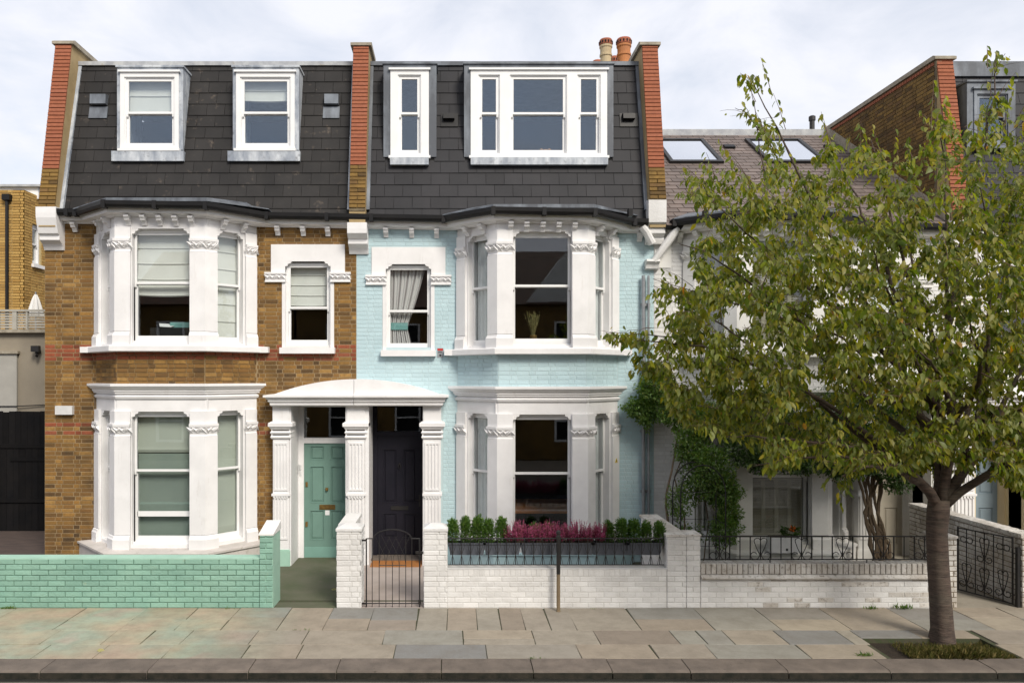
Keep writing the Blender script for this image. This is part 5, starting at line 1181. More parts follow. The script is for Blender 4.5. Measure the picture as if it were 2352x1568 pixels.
def scroll_railing():
    y = -2.93; g = root('railing', 'black wrought iron railing with scroll panels on the weathered wall', 'railing', (5.2, y, .63)); x0, x1 = 3.58, 6.97
    m = MB(); m.bx(x0, x1, y - .012, y + .012, 1.0, 1.016); m.bx(x0, x1, y - .01, y + .01, .668, .682); m.build('rail', 'iron', g)
    P = lambda u, z: (u, y, z)
    step = (X(9.0)) if False else .1485
    k = 0; x = X(1496 + 526 * .375 - 23, y); x = 3.72
    while x < x1 - .05:
        if k % 4 == 1:
            m = MB(); scroll(m, P, x, .684, 1.0, .26); m.build('scroll', 'iron', g)
        m = MB(); m.tube([(x, y, .68), (x, y, 1.0)], .0075 if k % 2 else .009, 6); m.build('bar', 'iron', g)
        x += step; k += 1
    for xx in (4.6, 6.0): m = MB(); m.tube([(xx, y, .62), (xx, y, .68)], .008, 5); m.build('foot', 'iron', g)
scroll_railing()
def open_gate():
    a, b = Vector((8.12, -2.92)), Vector((7.83, -2.16)); g = root('garden_gate', 'open black scrollwork iron gate at the right edge', 'gate', (8.1, -2.9, 0))
    d = b - a; Ln = d.length; d.normalize(); P = lambda u, z: (a.x + d.x * u, a.y + d.y * u, z)
    m = MB()
    for u in (0, Ln): m.tube([P(u, .02), P(u, 1.0)], .014, 6)
    for z in (.03, .98): m.tube([P(0, z), P(Ln, z)], .011, 6)
    m.build('frame', 'iron', g)
    for i in range(1, 6): u = Ln * i / 6; m = MB(); m.tube([P(u, .03), P(u, .98)], .008, 6); m.build('bar', 'iron', g)
    for u, z0, z1 in ((Ln / 6, .08, .50), (Ln / 2, .08, .46), (Ln * 5 / 6, .08, .48), (Ln / 2, .52, .92)): m = MB(); scroll(m, P, u, z0, z1, .20, .007); m.build('scroll', 'iron', g)
    for u in (Ln / 6, Ln * 5 / 6):
        m = MB()
        for s in (-1, 1): m.tube([P(u + s * .05 + .045 * math.cos(rad(t)) * s, .82 + .045 * math.sin(rad(t))) for t in range(-150, 170, 30)], .007, 5)
        m.build('scroll', 'iron', g)
    p = root('gate_post', 'slim black iron gate post beside the open scrollwork gate', 'post', (8.16, -2.97, 0)); m = MB(); m.bx(8.135, 8.175, -3.0, -2.95, -.05, .86); m.bx(8.10, 8.14, -2.98, -2.96, .76, .78); m.bx(8.10, 8.14, -2.98, -2.96, .16, .18); m.build('post_body', 'iron', p)
open_gate()
def street_post():
    y = -3.18; x = X(1282.5, y); p = root('street_post', 'slim pavement post, black upper half and tan lower half, before the white wall', 'post', (x, y, 0))
    m = MB(); m.lathe((x, y, 0), [(.03, 0), (.026, .02), (.026, .53)], 14); m.build('lower_tube', 'post_t', p)
    m = MB(); m.lathe((x, y, 0), [(.028, .53), (.028, 1.02), (.036, 1.03), (.036, 1.06), (.028, 1.065), (.024, 1.085), (.034, 1.105), (.032, 1.13), (.012, 1.15)], 14); m.build('upper_tube', 'iron', p)
street_post()
m = MB(); m.bx(-1.47, -.55, -.42, .07, -.10, -.065); o = m.build('doormat', 'mat', None); o['label'] = 'brown coir doormat before the black front door'; o['category'] = 'doormat'
# ================================================================ FOLIAGE HELPERS
LT = np.array([(0, 0, 0), (.30, .36, .05), (.30, 0, -.02), (.30, -.36, .05), (.66, .33, -.02), (.66, 0, -.09), (.66, -.33, -.02), (1, 0, -.24)], float)
LF = [(0, 1, 2), (0, 2, 3), (1, 4, 5, 2), (2, 5, 6, 3), (4, 7, 5), (5, 7, 6)]
def leaves_mesh(name, pts, dirs, sizes, mat, width=.55, simple=False, rng=None):
    """one mesh of many leaves, each folded along its midrib and drooping at the tip"""
    rng = rng or np.random.default_rng(3); n = len(pts); pts = np.asarray(pts, float); d = np.asarray(dirs, float); d /= np.linalg.norm(d, axis=1)[:, None] + 1e-9
    up = np.tile([0, 0, 1.], (n, 1)) + rng.normal(0, .55, (n, 3)); s = np.cross(up, d); s /= np.linalg.norm(s, axis=1)[:, None] + 1e-9; u = np.cross(d, s)
    T = LT if not simple else np.array([(0, 0, 0), (.45, .42, .06), (.45, -.42, .06), (1, 0, -.12)]); F = LF if not simple else [(0, 1, 3), (0, 3, 2)]
    sz = np.asarray(sizes)[:, None, None]
    V = pts[:, None, :] + sz * (T[None, :, 0, None] * d[:, None, :] + T[None, :, 1, None] * width * s[:, None, :] + T[None, :, 2, None] * u[:, None, :])
    k = len(T); me = bpy.data.meshes.new(name); allf = []
    me.vertices.add(n * k); me.vertices.foreach_set('co', V.reshape(-1))
    lens = [len(f) for f in F]; L_ = sum(lens); idx = np.concatenate([np.array(f) for f in F]); idx = (idx[None] + (np.arange(n) * k)[:, None]).reshape(-1)
    me.loops.add(n * L_); me.loops.foreach_set('vertex_index', idx.astype(np.int32))
    tot = np.tile(lens, n); st = np.concatenate([[0], np.cumsum(tot)[:-1]])
    me.polygons.add(n * len(F)); me.polygons.foreach_set('loop_start', st.astype(np.int32)); me.update(calc_edges=True); me.validate()
    r = np.repeat(rng.random(n) * .98 + .01, len(F)); at = me.attributes.new('rnd', 'FLOAT', 'FACE'); at.data.foreach_set('value', r.astype(np.float32))
    me.materials.append(MT[mat]); return me
def blob_points(blobs, n, rng, shell=.45):
    """points in lumpy ellipsoids: blobs = (centre, radii, weight)"""
    w = np.array([b[2] for b in blobs], float); w /= w.sum(); out = []
    ph = rng.random((6, 3)) * 6
    while len(out) < n:
        b = blobs[rng.choice(len(blobs), p=w)]; v = rng.normal(size=3); v /= np.linalg.norm(v); r = shell + (1 - shell) * rng.random() ** .6
        lump = 1 + .22 * math.sin(v[0] * 5 + ph[0, 0] + b[0][0] * 3) * math.sin(v[2] * 6 + ph[1, 1]) + .12 * math.sin(v[1] * 9 + ph[2, 2] + v[0] * 7)
        out.append((np.array(b[0]) + v * r * lump * np.array(b[1]), v))
    return np.array([o[0] for o in out]), np.array([o[1] for o in out])
# ================================================================ PLANTERS AND PLANTS
def trough(u, loc, label, group, n_pieces=None):
    t = root('planter', label, 'planter', loc, group)
    m = MB(); x, y, z = loc; w, d, h = .535, .17, .155
    def ring(k, zz, g=0): return [(x - w / 2 * k - g, y - d / 2 * k - g, zz), (x + w / 2 * k + g, y - d / 2 * k - g, zz), (x + w / 2 * k + g, y + d / 2 * k + g, zz), (x - w / 2 * k - g, y + d / 2 * k + g, zz)]
    P = ring(.90, z) + ring(1, z + h) + ring(1, z + h, .012) + ring(1, z + h + .022, .012) + ring(.97, z + h + .022) + ring(.95, z + h - .02)
    m.add(P, [(3, 2, 1, 0)] + [(4 * k + i, 4 * k + (i + 1) % 4, 4 * (k + 1) + (i + 1) % 4, 4 * (k + 1) + i) for k in range(5) for i in range(4)])
    m.build('trough', 'trough', t); m = MB(); m.bx(x - w / 2 * .94, x + w / 2 * .94, y - d * .46, y + d * .46, z + h - .03, z + h - .015); m.build('soil', 'soil', t)
    for s in (-1, 1):
        b = MB(); b.tube([(x + s * .2, y - .03, z + h + .02), (x + s * .2, y + .02, z + h + .085), (x + s * .2, y + .11, z + h + .07)], .006, 5)
        for q in (0, 1): pass
        b.build('hook', 'iron', t)
    return t
YP = -2.83
names = ['leftmost dark planter hung behind the railing, holding box plants', 'second dark planter from the left, box on one side and heather on the other', 'third dark planter from the left, full of magenta heather', 'dark planter just right of the street post, full of magenta heather', 'dark planter second from the right, holding heather and box', 'rightmost dark planter, holding three box plants']
px_ = [(768, ), (984,), (1209,), (1432,), (1640,), (1842,)]
for (a,), nm in zip(px_, names):
    x = X(784 + a * .375, YP); trough(0, (x, YP, Z(980 + 775 * .375, YP)), nm, 'dark planters hung behind the railing')
def shrub_protos():
    out = []
    for k in range(3):
        rng = np.random.default_rng(20 + k); c = root('box_shrub', 'x', 'shrub', (0, 0, 0), base=False)
        p, v = blob_points([((0, 0, .15), (.095, .095, .15), 1), ((0, 0, .26), (.08, .08, .085), .45)], 1500, rng, .35)
        me = leaves_mesh('foliage', p, v + rng.normal(0, .45, v.shape) + [0, 0, .5], .032 + rng.random(1500) * .012, 'boxleaf', .5, True, rng); link('foliage', me, c)
        m = MB()
        for j in range(7): a = rng.random() * 6.28; q = rng.random() * .05; m.tube([(0, 0, 0), (q * math.cos(a) * .5, q * math.sin(a) * .5, .14), (q * math.cos(a), q * math.sin(a), .27)], [.006, .004, .002], 4)
        m.build('stem', 'stem', c); out.append(c)
    return out
SH = shrub_protos()
zs_ = Z(980 + 712 * .375, YP)
pos = [(683, 1.0), (762, 1.08), (836, 1.08), (900, 1.0), (980, 1.08), (1636, .95), (1716, 1.02), (1791, 1.04), (1868, .95), (1948, .96)]
lab = ['leftmost box shrub, beside the white gate pier', 'second box shrub from the left in the planter row', 'third box shrub from the left in the planter row', 'fourth box shrub from the left, leaning slightly right', 'box shrub just left of the magenta heather', 'box shrub just right of the magenta heather', 'fourth box shrub from the right in the planter row', 'third box shrub from the right in the planter row', 'second box shrub from the right in the planter row', 'rightmost box shrub, beside the white wall pier']
for i, ((a, s), lb) in enumerate(zip(pos, lab)):
    x = X(784 + a * .375, YP); src = SH[i % 3]; o = src if i < 3 else copy_tree(src, (0, 0, 0))
    o.location = (x, YP, zs_ - .02); o.rotation_euler[2] = i * 1.3; q_ = R.uniform(.80, .92); o.scale = (s * q_, s * q_, s * R.uniform(1.0, 1.16)); o['label'] = lb; o['group'] = 'box shrubs in the planters'; o['category'] = 'shrub'
def heather_protos(mat, n=46, nm='heather', h=.20, spread=.11):
    rng = np.random.default_rng(5 + n); c = root(nm, 'x', 'heather', (0, 0, 0), base=False); P = []; D = []; S = []; m = MB()
    for k in range(n):
        a = rng.random() * 6.28; q = math.sqrt(rng.random()); bx_, by_ = q * spread * .5 * math.cos(a), q * spread * .35 * math.sin(a); hh = h * (.35 + .75 * rng.random()); tx, ty = bx_ * 2.4 + rng.normal(0, .012), by_ * 2.0 + rng.normal(0, .012)
        m.tube([(bx_, by_, -.02), (tx, ty, hh)], [.002, .001], 3, cap=False)
        for j in range(26):
            t = .25 + .75 * (j / 26) + rng.random() * .02; aa = rng.random() * 6.28; P.append((bx_ + (tx - bx_) * t, by_ + (ty - by_) * t, -.02 + (hh + .02) * t)); D.append((math.cos(aa), math.sin(aa), .7)); S.append(.019 * (1.25 - t * .5))
    link('flower_spikes', leaves_mesh('flower_spikes', P, D, S, mat, .8, True, rng), c); m.build('stems', 'stem', c, fix=False); return c
HE = [heather_protos('heather', 84, h=.25, spread=.12), heather_protos('heather', 92, h=.25, spread=.12)]; HP = [heather_protos('heatherp', 40, h=.26)]
hl = ['first', 'second', 'third', 'fourth', 'fifth', 'sixth', 'seventh', 'eighth', 'ninth', 'tenth', 'eleventh']
for i in range(10):
    a = 1030 + i * 61; x = X(784 + a * .375, YP); src = HE[i % 2]; o = src if i < 2 else copy_tree(src, (0, 0, 0)); o.location = (x, YP - .01, zs_ + .03); s = 1.05 + .16 * math.sin(i * 2.1); o.scale = (1.1, 1.1, s)
    o.rotation_euler[2] = i * .9; o['label'] = 'magenta flowering heather, %s from the left along the railing' % hl[i] if i < 9 else 'rightmost magenta flowering heather, next to the box shrubs'; o['group'] = 'magenta heathers'
# plants on the bay ledge of the blue house
YB = -.88
def ledge(v, s, i, lb):
    src = HP[0]; o = src if i == 0 else copy_tree(src, (0, 0, 0)); o.location = (X(784 + v * .375, YB), YB, .36); o.scale = (s, s, s); o.rotation_euler[2] = i; o['label'] = lb; o['group'] = 'faded heathers on the bay ledge'
for i, (v, s, lb) in enumerate([(790, 1.25, 'faded pink heather at the far left end of the bay ledge'), (860, 1.2, 'faded pink heather left of the bay pilaster, second along the ledge'), (1105, 1.0, 'greyish heather left of the two dwarf conifers'), (1345, 1.0, 'greyish heather right of the two dwarf conifers'), (1585, 1.2, 'faded pink heather by the right bay pilaster'), (1650, 1.2, 'faded pink heather at the far right end of the bay ledge')]): ledge(v, s, i, lb)
for v, lb in ((1185, 'left one of two dwarf conifers before the bay window'), (1270, 'right one of two dwarf conifers before the bay window')):
    o = copy_tree(SH[0], (X(784 + v * .375, YB), YB, .36)); o.scale = (.95, .95, 1.3); o['label'] = lb; o['group'] = 'dwarf conifers on the bay ledge'; o['category'] = 'conifer'; o.name = 'dwarf_conifer'
t = root('window_box', 'pale trough on the ledge under the blue house bay window', 'planter', (1.56, YB, .30)); m = MB(); m.bx(.9, 2.25, YB - .09, YB + .09, .30, .40); m.build('trough', 'wbox', t)
# vase with dried grass in the upper window
vx, vy = X(784 + 1176 * .375, -.45), -.45; vz = Z(490 + 790 * .375, vy) - .02
v = root('vase', 'brass vase of dried grasses in the upper bay window', 'vase', (vx, vy, vz)); m = MB(); m.lathe((vx, vy, vz), [(.055, 0), (.07, .01), (.062, .14), (.064, .15), (.05, .15)], 16); m.build('vase_body', 'brass', v, smooth=True)
m = MB(); rng = np.random.default_rng(9); P = []; D = []; S = []
for k in range(46):
    a = rng.random() * 6.28; q = rng.random(); h_ = .28 + .17 * rng.random(); e = np.array([.17 * q * math.cos(a), .10 * q * math.sin(a), .14 + h_]); b_ = np.array([.02 * math.cos(a), .02 * math.sin(a), .13])
    m.tube([(vx + b_[0], vy + b_[1], vz + b_[2]), (vx + e[0], vy + e[1], vz + e[2])], .0016, 3, cap=False)
    for j in range(14): t_ = .45 + .55 * rng.random(); c_ = b_ + (e - b_) * t_; P.append((vx + c_[0], vy + c_[1], vz + c_[2])); D.append(rng.normal(size=3) + [0, 0, .8]); S.append(.016 + rng.random() * .014)
m.build('stalk', 'straw', v, fix=False); link('dried_grass', leaves_mesh('dried_grass', P, D, S, 'straw', .5, True), v)
m = MB(); m.bx(.9, 2.2, -.62, .0, vz - .06, vz - .005); o = m.build('sill_shelf', 'room', H2)
tb = root('dining_table', 'wooden table inside the blue house ground floor window', 'table', (1.6, 1.2, 0)); m = MB(); m.bx(.7, 2.5, .4, 1.8, .74, .79); m.build('table_top', 'pot_o', tb)
for x_ in (.78, 2.42):
    for y_ in (.48, 1.72): m = MB(); m.bx(x_ - .03, x_ + .03, y_ - .03, y_ + .03, .05, .74); m.build('leg', 'room', tb)
bx0 = X(395, -.4); m = MB(); m.add([(bx0 - .20, -.45, 4.20), (bx0, -.45, 4.19), (bx0 + .0, -.2, 4.24), (bx0 - .20, -.2, 4.24), (bx0 - .22, -.42, 4.26), (bx0 - .04, -.42, 4.25)], [(0, 1, 2, 3), (0, 1, 5, 4)]); o = m.build('open_book', 'paper', None); o['label'] = 'open white book lying in the upper bay window of the brown house'; o['category'] = 'book'
m = MB(); m.bx(bx0 - .08, bx0 + .38, -.28, -.24, 4.02, 4.29); o = m.build('storage_box', 'teal', None); o['label'] = 'teal folder standing behind the open book'; o['category'] = 'box'
m = MB(); m.bx(bx0 - .35, bx0 + .5, -.5, .2, 4.0, 4.18); o = m.build('desk', 'deck', None); o['label'] = 'dark desk under the open book in the upper bay'; o['category'] = 'desk'
tx = X(1252.5, .35); t = root('teddy_bear', 'teddy bear head peeping over the sill of the wide dormer', 'teddy bear', (tx, .35, 7.3)); m = MB()
for c_, r_ in (((tx, .35, 7.50), .075), ((tx - .075, .35, 7.56), .03), ((tx + .075, .35, 7.56), .03), ((tx, .35, 7.38), .09)):
    m.lathe((c_[0], c_[1], c_[2]), [(r_ * math.sin(math.pi * k / 8) + .001, -r_ * math.cos(math.pi * k / 8)) for k in range(9)], 12)
m.build('body', 'teddy', t, smooth=True)
# ceiling lamps that show as small glints behind the dormer glass are left to the reflections
# white basket planter with the orange begonia
yb = -1.0; bxx = X(1470 + 878 * .375, yb); p = root('planter', 'white rectangular planter on the ledge of the shuttered bay window', 'planter', (bxx, yb, .34)); m = MB(); m.bx(bxx - .25, bxx + .25, yb - .1, yb + .1, .34, .60); m.build('basket', 'wbox', p)
m = MB(); m.bx(bxx - .23, bxx + .23, yb - .08, yb + .08, .601, .606); m.build('soil', 'soil', p); m = MB(); m.bx(bxx + .0, bxx + .035, yb - .104, yb - .1, .38, .42); m.build('tag', 'ink', p)
bg = root('begonia', 'orange flowering begonia in the white rectangular planter', 'plant', (bxx + .1, yb, .6)); rng = np.random.default_rng(4)
pp, vv = blob_points([((bxx + .12, yb, .66), (.15, .09, .09), 1)], 170, rng, .3); link('foliage', leaves_mesh('foliage', pp, vv + rng.normal(0, .4, vv.shape), .05 + .03 * rng.random(170), 'ivyleaf', .8, True, rng), bg)
pp, vv = blob_points([((bxx + .13, yb - .06, .74), (.045, .03, .035), 1)], 50, rng, .3); link('blossom', leaves_mesh('blossom', pp, vv, .03 + .01 * rng.random(50), 'flower', .8, True, rng), bg)
# ================================================================ CLIMBERS ON HOUSE 3
def climber(name, label, blobs, n, size, mat, stems, seed, extra=None, loc=(0, 0, 0)):
    rng = np.random.default_rng(seed); c = root(name, label, 'climbing plant', loc); pp, vv = blob_points(blobs, n, rng, .25)
    d = vv + rng.normal(0, .7, vv.shape) + [0, -.35, -.25]
    me = leaves_mesh('foliage', pp, d, size * (.7 + .6 * rng.random(n)), mat, .62, True, rng); link('foliage', me, c, kind='stuff')
    m = MB()
    for st in stems:
        pts = [Vector(p) for p in st[0]]; r0, r1 = st[1]; q = []
        for i in range(len(pts) - 1):
            for t in (0, .33, .66): q.append(pts[i].lerp(pts[i + 1], t) + Vector(rng.normal(0, .012, 3)))
        q.append(pts[-1]); m.tube(q, [r0 + (r1 - r0) * i / (len(q) - 1) for i in range(len(q))], 6)
    m.build('stem', 'stem', c); return c
yr = -1.1
rb = [((3.95, -.55, 2.75), (.38, .3, .34), 1.6), ((3.65, -.35, 3.1), (.34, .25, .30), 1.3), ((3.35, -.3, 2.75), (.28, .15, .2), .5), ((3.45, -.35, 2.7), (.18, .15, .3), .5), ((4.4, -.8, 2.55), (.45, .3, .3), 1.4), ((4.1, -.9, 2.1), (.30, .2, .32), .9), ((4.6, -.9, 1.3), (.28, .18, .22), .45), ((4.75, -.9, .95), (.22, .18, .2), .3), ((4.15, -.9, 1.5), (.28, .2, .35), .4), ((4.0, -.9, .6), (.28, .2, .2), .2), ((4.35, -1.2, 1.75), (.34, .22, .40), .9), ((4.62, -1.15, 1.35), (.24, .2, .34), .6), ((4.55, -1.2, .75), (.26, .2, .28), .5), ((3.8, -1.15, 1.2), (.2, .15, .3), .25)]
climber('climbing_rose', 'bushy green climbing rose over the garden arch beside the downpipe', rb, 32000, .05, 'roseleaf',
        [([(3.75, -1.2, 0), (3.68, -1.1, .6), (3.62, -1.0, 1.1), (3.75, -.9, 1.7), (3.95, -.7, 2.4)], (.028, .012)), ([(3.85, -1.1, .1), (3.95, -1.0, .9), (3.8, -.9, 1.6), (4.1, -.8, 2.3)], (.015, .008)), ([(4.2, -1.1, 0), (4.35, -1.0, .8), (4.3, -.9, 1.6), (4.1, -.8, 2.2)], (.012, .006))], 31, loc=(3.75, -1.2, 0))
jb = [((4.9, -1.0, 2.55), (.55, .25, .22), 1.2), ((5.7, -1.1, 2.5), (.65, .25, .26), 1.6), ((6.5, -1.05, 2.5), (.55, .28, .30), 1.6), ((7.2, -.9, 2.55), (.5, .3, .34), 1.4), ((7.75, -.7, 2.15), (.32, .25, .42), .9), ((5.3, -.95, 2.9), (.8, .3, .22), 1), ((6.9, -.85, 3.0), (.7, .3, .25), 1), ((6.3, -1.1, 2.05), (.5, .2, .25), .8), ((5.5, -1.15, 2.05), (.45, .2, .2), .6), ((6.9, -1.2, 1.95), (.42, .25, .28), .9), ((5.2, -1.2, 1.9), (.35, .2, .22), .6), ((5.75, -1.25, 1.86), (.4, .2, .16), .6), ((6.5, -1.3, 1.82), (.4, .2, .22), .7), ((7.45, -1.2, 1.75), (.34, .22, .38), 1.2), ((6.6, -1.25, 1.85), (.5, .2, .2), .8), ((4.9, -1.15, 2.1), (.5, .2, .3), .9), ((7.6, -1.1, 2.1), (.4, .25, .3), .8)]
st = []
rr = random.Random(5)
for k in range(11):
    x = 7.12 + rr.uniform(-.12, .12); st.append(([(x + rr.uniform(0, .28), -1.0 + rr.uniform(-.08, .08), -.1), (x + .14 + rr.uniform(-.1, .1), -1.0, .45), (x + rr.uniform(-.14, .14), -1.02, 1.0), (x + rr.uniform(-.16, .16), -1.0, 1.55), (x + rr.uniform(-.18, .18), -1.0, 2.1), (x + rr.uniform(-.5, .4), -.95, 2.5)], (.030, .016)))
climber('climbing_jasmine', 'dark evergreen climber on thick twisted stems across the shuttered bay', jb, 36000, .052, 'ivyleaf', st, 41, loc=(7.1, -1.0, 0))
a = root('garden_arch', 'thin black metal garden arch under the climbing rose', 'arch', (4.2, -1.3, 0))
for yy in (-1.75, -1.3):
    m = MB(); w_ = .36; c_ = 4.02 + (.0 if yy == -1.3 else 0); pts = [(c_ - w_, yy, -.05), (c_ - w_, yy, 1.45)] + [(c_ - w_ * math.cos(t), yy, 1.45 + .45 * math.sin(t)) for t in [math.pi * i / 12 for i in range(1, 12)]] + [(c_ + w_, yy, 1.45), (c_ + w_, yy, -.05)]
    m.tube(pts, .010, 6); m.build('hoop', 'iron', a)
for z in (.5, .95, 1.4, 1.75):
    for s in (-1, 1): m = MB(); q = .36 if z < 1.5 else .27; m.tube([(4.02 + s * q, -1.75, z), (4.02 + s * q, -1.3, z)], .006, 5); m.build('rung', 'iron', a)
    m = MB(); m.tube([(4.02 - q, -1.3, z), (4.02 + q, -1.3, z)], .005, 5); m.build('crossbar', 'iron', a)
# ================================================================ THE CHERRY TREE
def tree():
    rng = np.random.default_rng(77); c = root('cherry_tree', 'leafy street cherry tree in the pavement pit at the right', 'tree', (6.2, -4.3, 0)); TX, TY = 6.2, -4.3
    def VP(vx, vy, y): s = 1756.2 / (14 + y); return Vector(((vx - 1038.8) / s, y, CZ - (vy - 862.4) / s))
    env = [(1395, 760), (1450, 760), (1500, 790), (1540, 770), (1490, 665), (1500, 650), (1600, 660), (1610, 640), (1560, 560), (1600, 500), (1560, 440), (1580, 395), (1600, 375), (1660, 360), (1690, 400), (1745, 420), (1760, 350), (1735, 290), (1685, 250), (1700, 165), (1740, 165), (1775, 260), (1790, 330), (1830, 380), (1890, 310), (1920, 300), (1945, 360), (1985, 300), (2020, 330), (2060, 380), (2110, 330), (2150, 235), (2185, 245), (2200, 310), (2250, 270), (2260, 180), (2280, 95), (2310, 100), (2310, 200), (2335, 290), (2380, 180), (2450, 150), (2560, 260), (2640, 420), (2680, 650), (2660, 850), (2560, 1000), (2440, 1090), (2352, 1130), (2240, 1085), (2190, 1060), (2080, 1085), (2000, 1075), (1960, 1130), (1930, 1130), (1915, 1055), (1860, 1035), (1795, 1085), (1765, 1085), (1735, 1030), (1650, 1000), (1560, 965), (1530, 930), (1520, 880), (1480, 860), (1450, 810), (1400, 790)]
    E = np.array(env, float)
    def inside(vx, vy):
        x0, y0 = E[:, 0], E[:, 1]; x1, y1 = np.roll(x0, -1), np.roll(y0, -1); k = ((y0 > vy) != (y1 > vy)) & (vx < (x1 - x0) * (vy - y0) / (y1 - y0 + 1e-9) + x0); return k.sum() % 2 == 1
    def proj(p): s = 1756.2 / (14 + p.y); return 1038.8 + p.x * s, 862.4 - (p.z - CZ) * s
    fork = Vector((TX - .02, TY, 1.76))
    nodes = []      # (pos, radius)
    wood = MB(); twig = MB()
    def limb(p0, p3, r0, r1, bend=.25, n=10, mb=None, lift=.0):
        p0 = Vector(p0); p3 = Vector(p3); L_ = (p3 - p0).length; d = (p3 - p0)
        c1 = p0 + d * .33 + Vector((0, 0, lift * L_)) + Vector(rng.normal(0, .05 * L_ * bend * 2, 3)); c2 = p0 + d * .68 + Vector((0, 0, lift * L_ * .8)) + Vector(rng.normal(0, .05 * L_ * bend * 2, 3))
        pts = []; rs = []
        for i in range(n + 1):
            t = i / n; q = p0 * (1 - t) ** 3 + c1 * 3 * t * (1 - t) ** 2 + c2 * 3 * t * t * (1 - t) + p3 * t ** 3
            if 0 < i < n: q += Vector(rng.normal(0, .006 * L_ ** .5, 3))
            pts.append(q); rs.append(r0 + (r1 - r0) * t ** .8)
        (mb or wood).tube(pts, rs, 8 if r0 > .03 else 5 if r0 > .01 else 4)
        return list(zip(pts, rs))
    # trunk
    tr = [(TX + .03, TY, -.12, .175), (TX + .025, TY, .0, .15), (TX + .02, TY, .12, .132), (TX + .0, TY, .45, .126), (TX - .03, TY, .9, .122), (TX - .05, TY, 1.35, .12), (TX - .03, TY, 1.62, .128), (TX - .02, TY, 1.76, .12)]
    trunk = MB(); n = 20; P = []
    for (x, y, z, r_) in tr:
        for j in range(n):
            a_ = 2 * math.pi * j / n; k = 1 + (.06 * math.sin(3 * a_ + 1) + .04 * math.sin(5 * a_)) * (1.6 if z < .1 else .7); P.append((x + r_ * k * math.cos(a_), y + r_ * k * math.sin(a_), z))
    trunk.add(P, [(i * n + j, i * n + (j + 1) % n, (i + 1) * n + (j + 1) % n, (i + 1) * n + j) for i in range(len(tr) - 1) for j in range(n)] + [tuple((len(tr) - 1) * n + j for j in range(n))])
    trunk.build('trunk', 'bark', c, smooth=True)
    mains = [((2085, 1075, -4.5), .07), ((2165, 960, -4.15), .085), ((2245, 1040, -4.2), .075), ((2330, 1050, -4.6), .06), ((2200, 930, -4.5), .07)]
    subs = {0: [(1440, 780, -4.4), (1560, 930, -4.1), (1730, 1070, -4.8), (1900, 1060, -5.3), (1660, 1000, -5.2), (1540, 690, -4.1), (1930, 1100, -5.2)],
            1: [(1600, 420, -4.5), (1730, 190, -4.4), (1900, 330, -3.9), (1700, 640, -3.4), (1800, 700, -5.5), (2000, 320, -4.8), (1560, 560, -4.9), (2000, 560, -5.9)],
            2: [(2160, 260, -4.4), (2420, 200, -4.3), (2580, 500, -4.2), (2330, 560, -3.1), (2250, 420, -5.6)],
            3: [(2600, 800, -4.7), (2500, 1000, -5.0), (2352, 1090, -5.4), (2420, 700, -5.8)],
            4: [(2288, 120, -4.3), (2050, 400, -3.2), (2200, 700, -5.9), (1950, 860, -3.2), (2080, 800, -6.0)]}
    for i, (q, r_) in enumerate(mains):
        e = VP(*q); b = limb(fork + Vector(((e.x - fork.x) * .08, (e.y - fork.y) * .1, -.06)), e, r_, r_ * .72, .3, 8, lift=.05); nodes += b[2:]
        for s in subs[i]:
            t = VP(*s); k = rng.integers(4, 9); st = b[min(k, 8)]
            z = limb(st[0], t, st[1] * .72, .005, .5, 14, lift=.10 if t.z < 4 else .03); nodes += z[1:]
    P0 = [x[0] for x in nodes]; R0 = [x[1] for x in nodes]
    tips = []
    want = 1900; tries = 0
    arrP = np.array([tuple(p) for p in P0]); arrR = np.array(R0)
    lo, hi = E.min(0), E.max(0); cen = np.array([2100, 690.])
    order = []
    while len(order) < want and tries < 90000:
        tries += 1; vx, vy = rng.uniform(lo[0], hi[0]), rng.uniform(lo[1], hi[1])
        if not inside(vx, vy): continue
        # the crown is deep in its middle and thin at its edge
        ex = (vx - 2090) / 640; ey = (vy - 680) / 520; rr_ = min(1, math.hypot(ex, ey)); dep = 1.75 * math.sqrt(max(0, 1 - rr_ ** 2)) + .18
        # sparser towards the upper left where the roof shows through
        if rng.random() < max(0, min(.78, (600 - vy) / 480 + max(0, (2000 - vx)) / 1500 * .5)): continue
        y = TY - .15 + rng.uniform(-dep, dep) * .97
        order.append(VP(vx, vy, y))
    order.sort(key=lambda p: (p - fork).length)
    for p in order:
        pv = np.array(tuple(p)); dist = np.linalg.norm(arrP - pv, axis=1) + .25 * np.maximum(0, np.linalg.norm(arrP - np.array(tuple(fork)), axis=1) - np.linalg.norm(pv - np.array(tuple(fork))) + .1) * 3
        k = int(dist.argmin()); s = Vector(arrP[k]); r_ = min(arrR[k] * .75, .014)
        if (p - s).length < .08: tips.append((s, p, r_)); continue
        z = limb(s, p, max(.0035, r_), .0025, .5, 6, twig, lift=.05); tips.append((s, p, .003))
        arrP = np.vstack([arrP, [tuple(q[0]) for q in z[2:]]]); arrR = np.append(arrR, [max(.003, q[1] * .8) for q in z[2:]])
    # leaves hang in tufts round each twig tip and along the last stretch
    LP = []; LD = []; LS = []
    def tuft(p, d, nl, ln):
        d = d.normalized() if d.length > 1e-4 else Vector((0, 0, 1))
        for i in range(nl):
            t = rng.random() ** .8; q = p - d * (ln * t) + Vector(rng.normal(0, .034, 3)); vx, vy = proj(q)
            if not inside(vx, vy) and rng.random() < .75: continue
            a_ = rng.random() * 6.28; dr = Vector((math.cos(a_), math.sin(a_) - .15, 0)) * .75 + d * .35 + Vector((0, 0, -.75 - .55 * rng.random()))
            LP.append(tuple(q)); LD.append(tuple(dr)); LS.append(.05 + .078 * rng.random() ** 1.3)
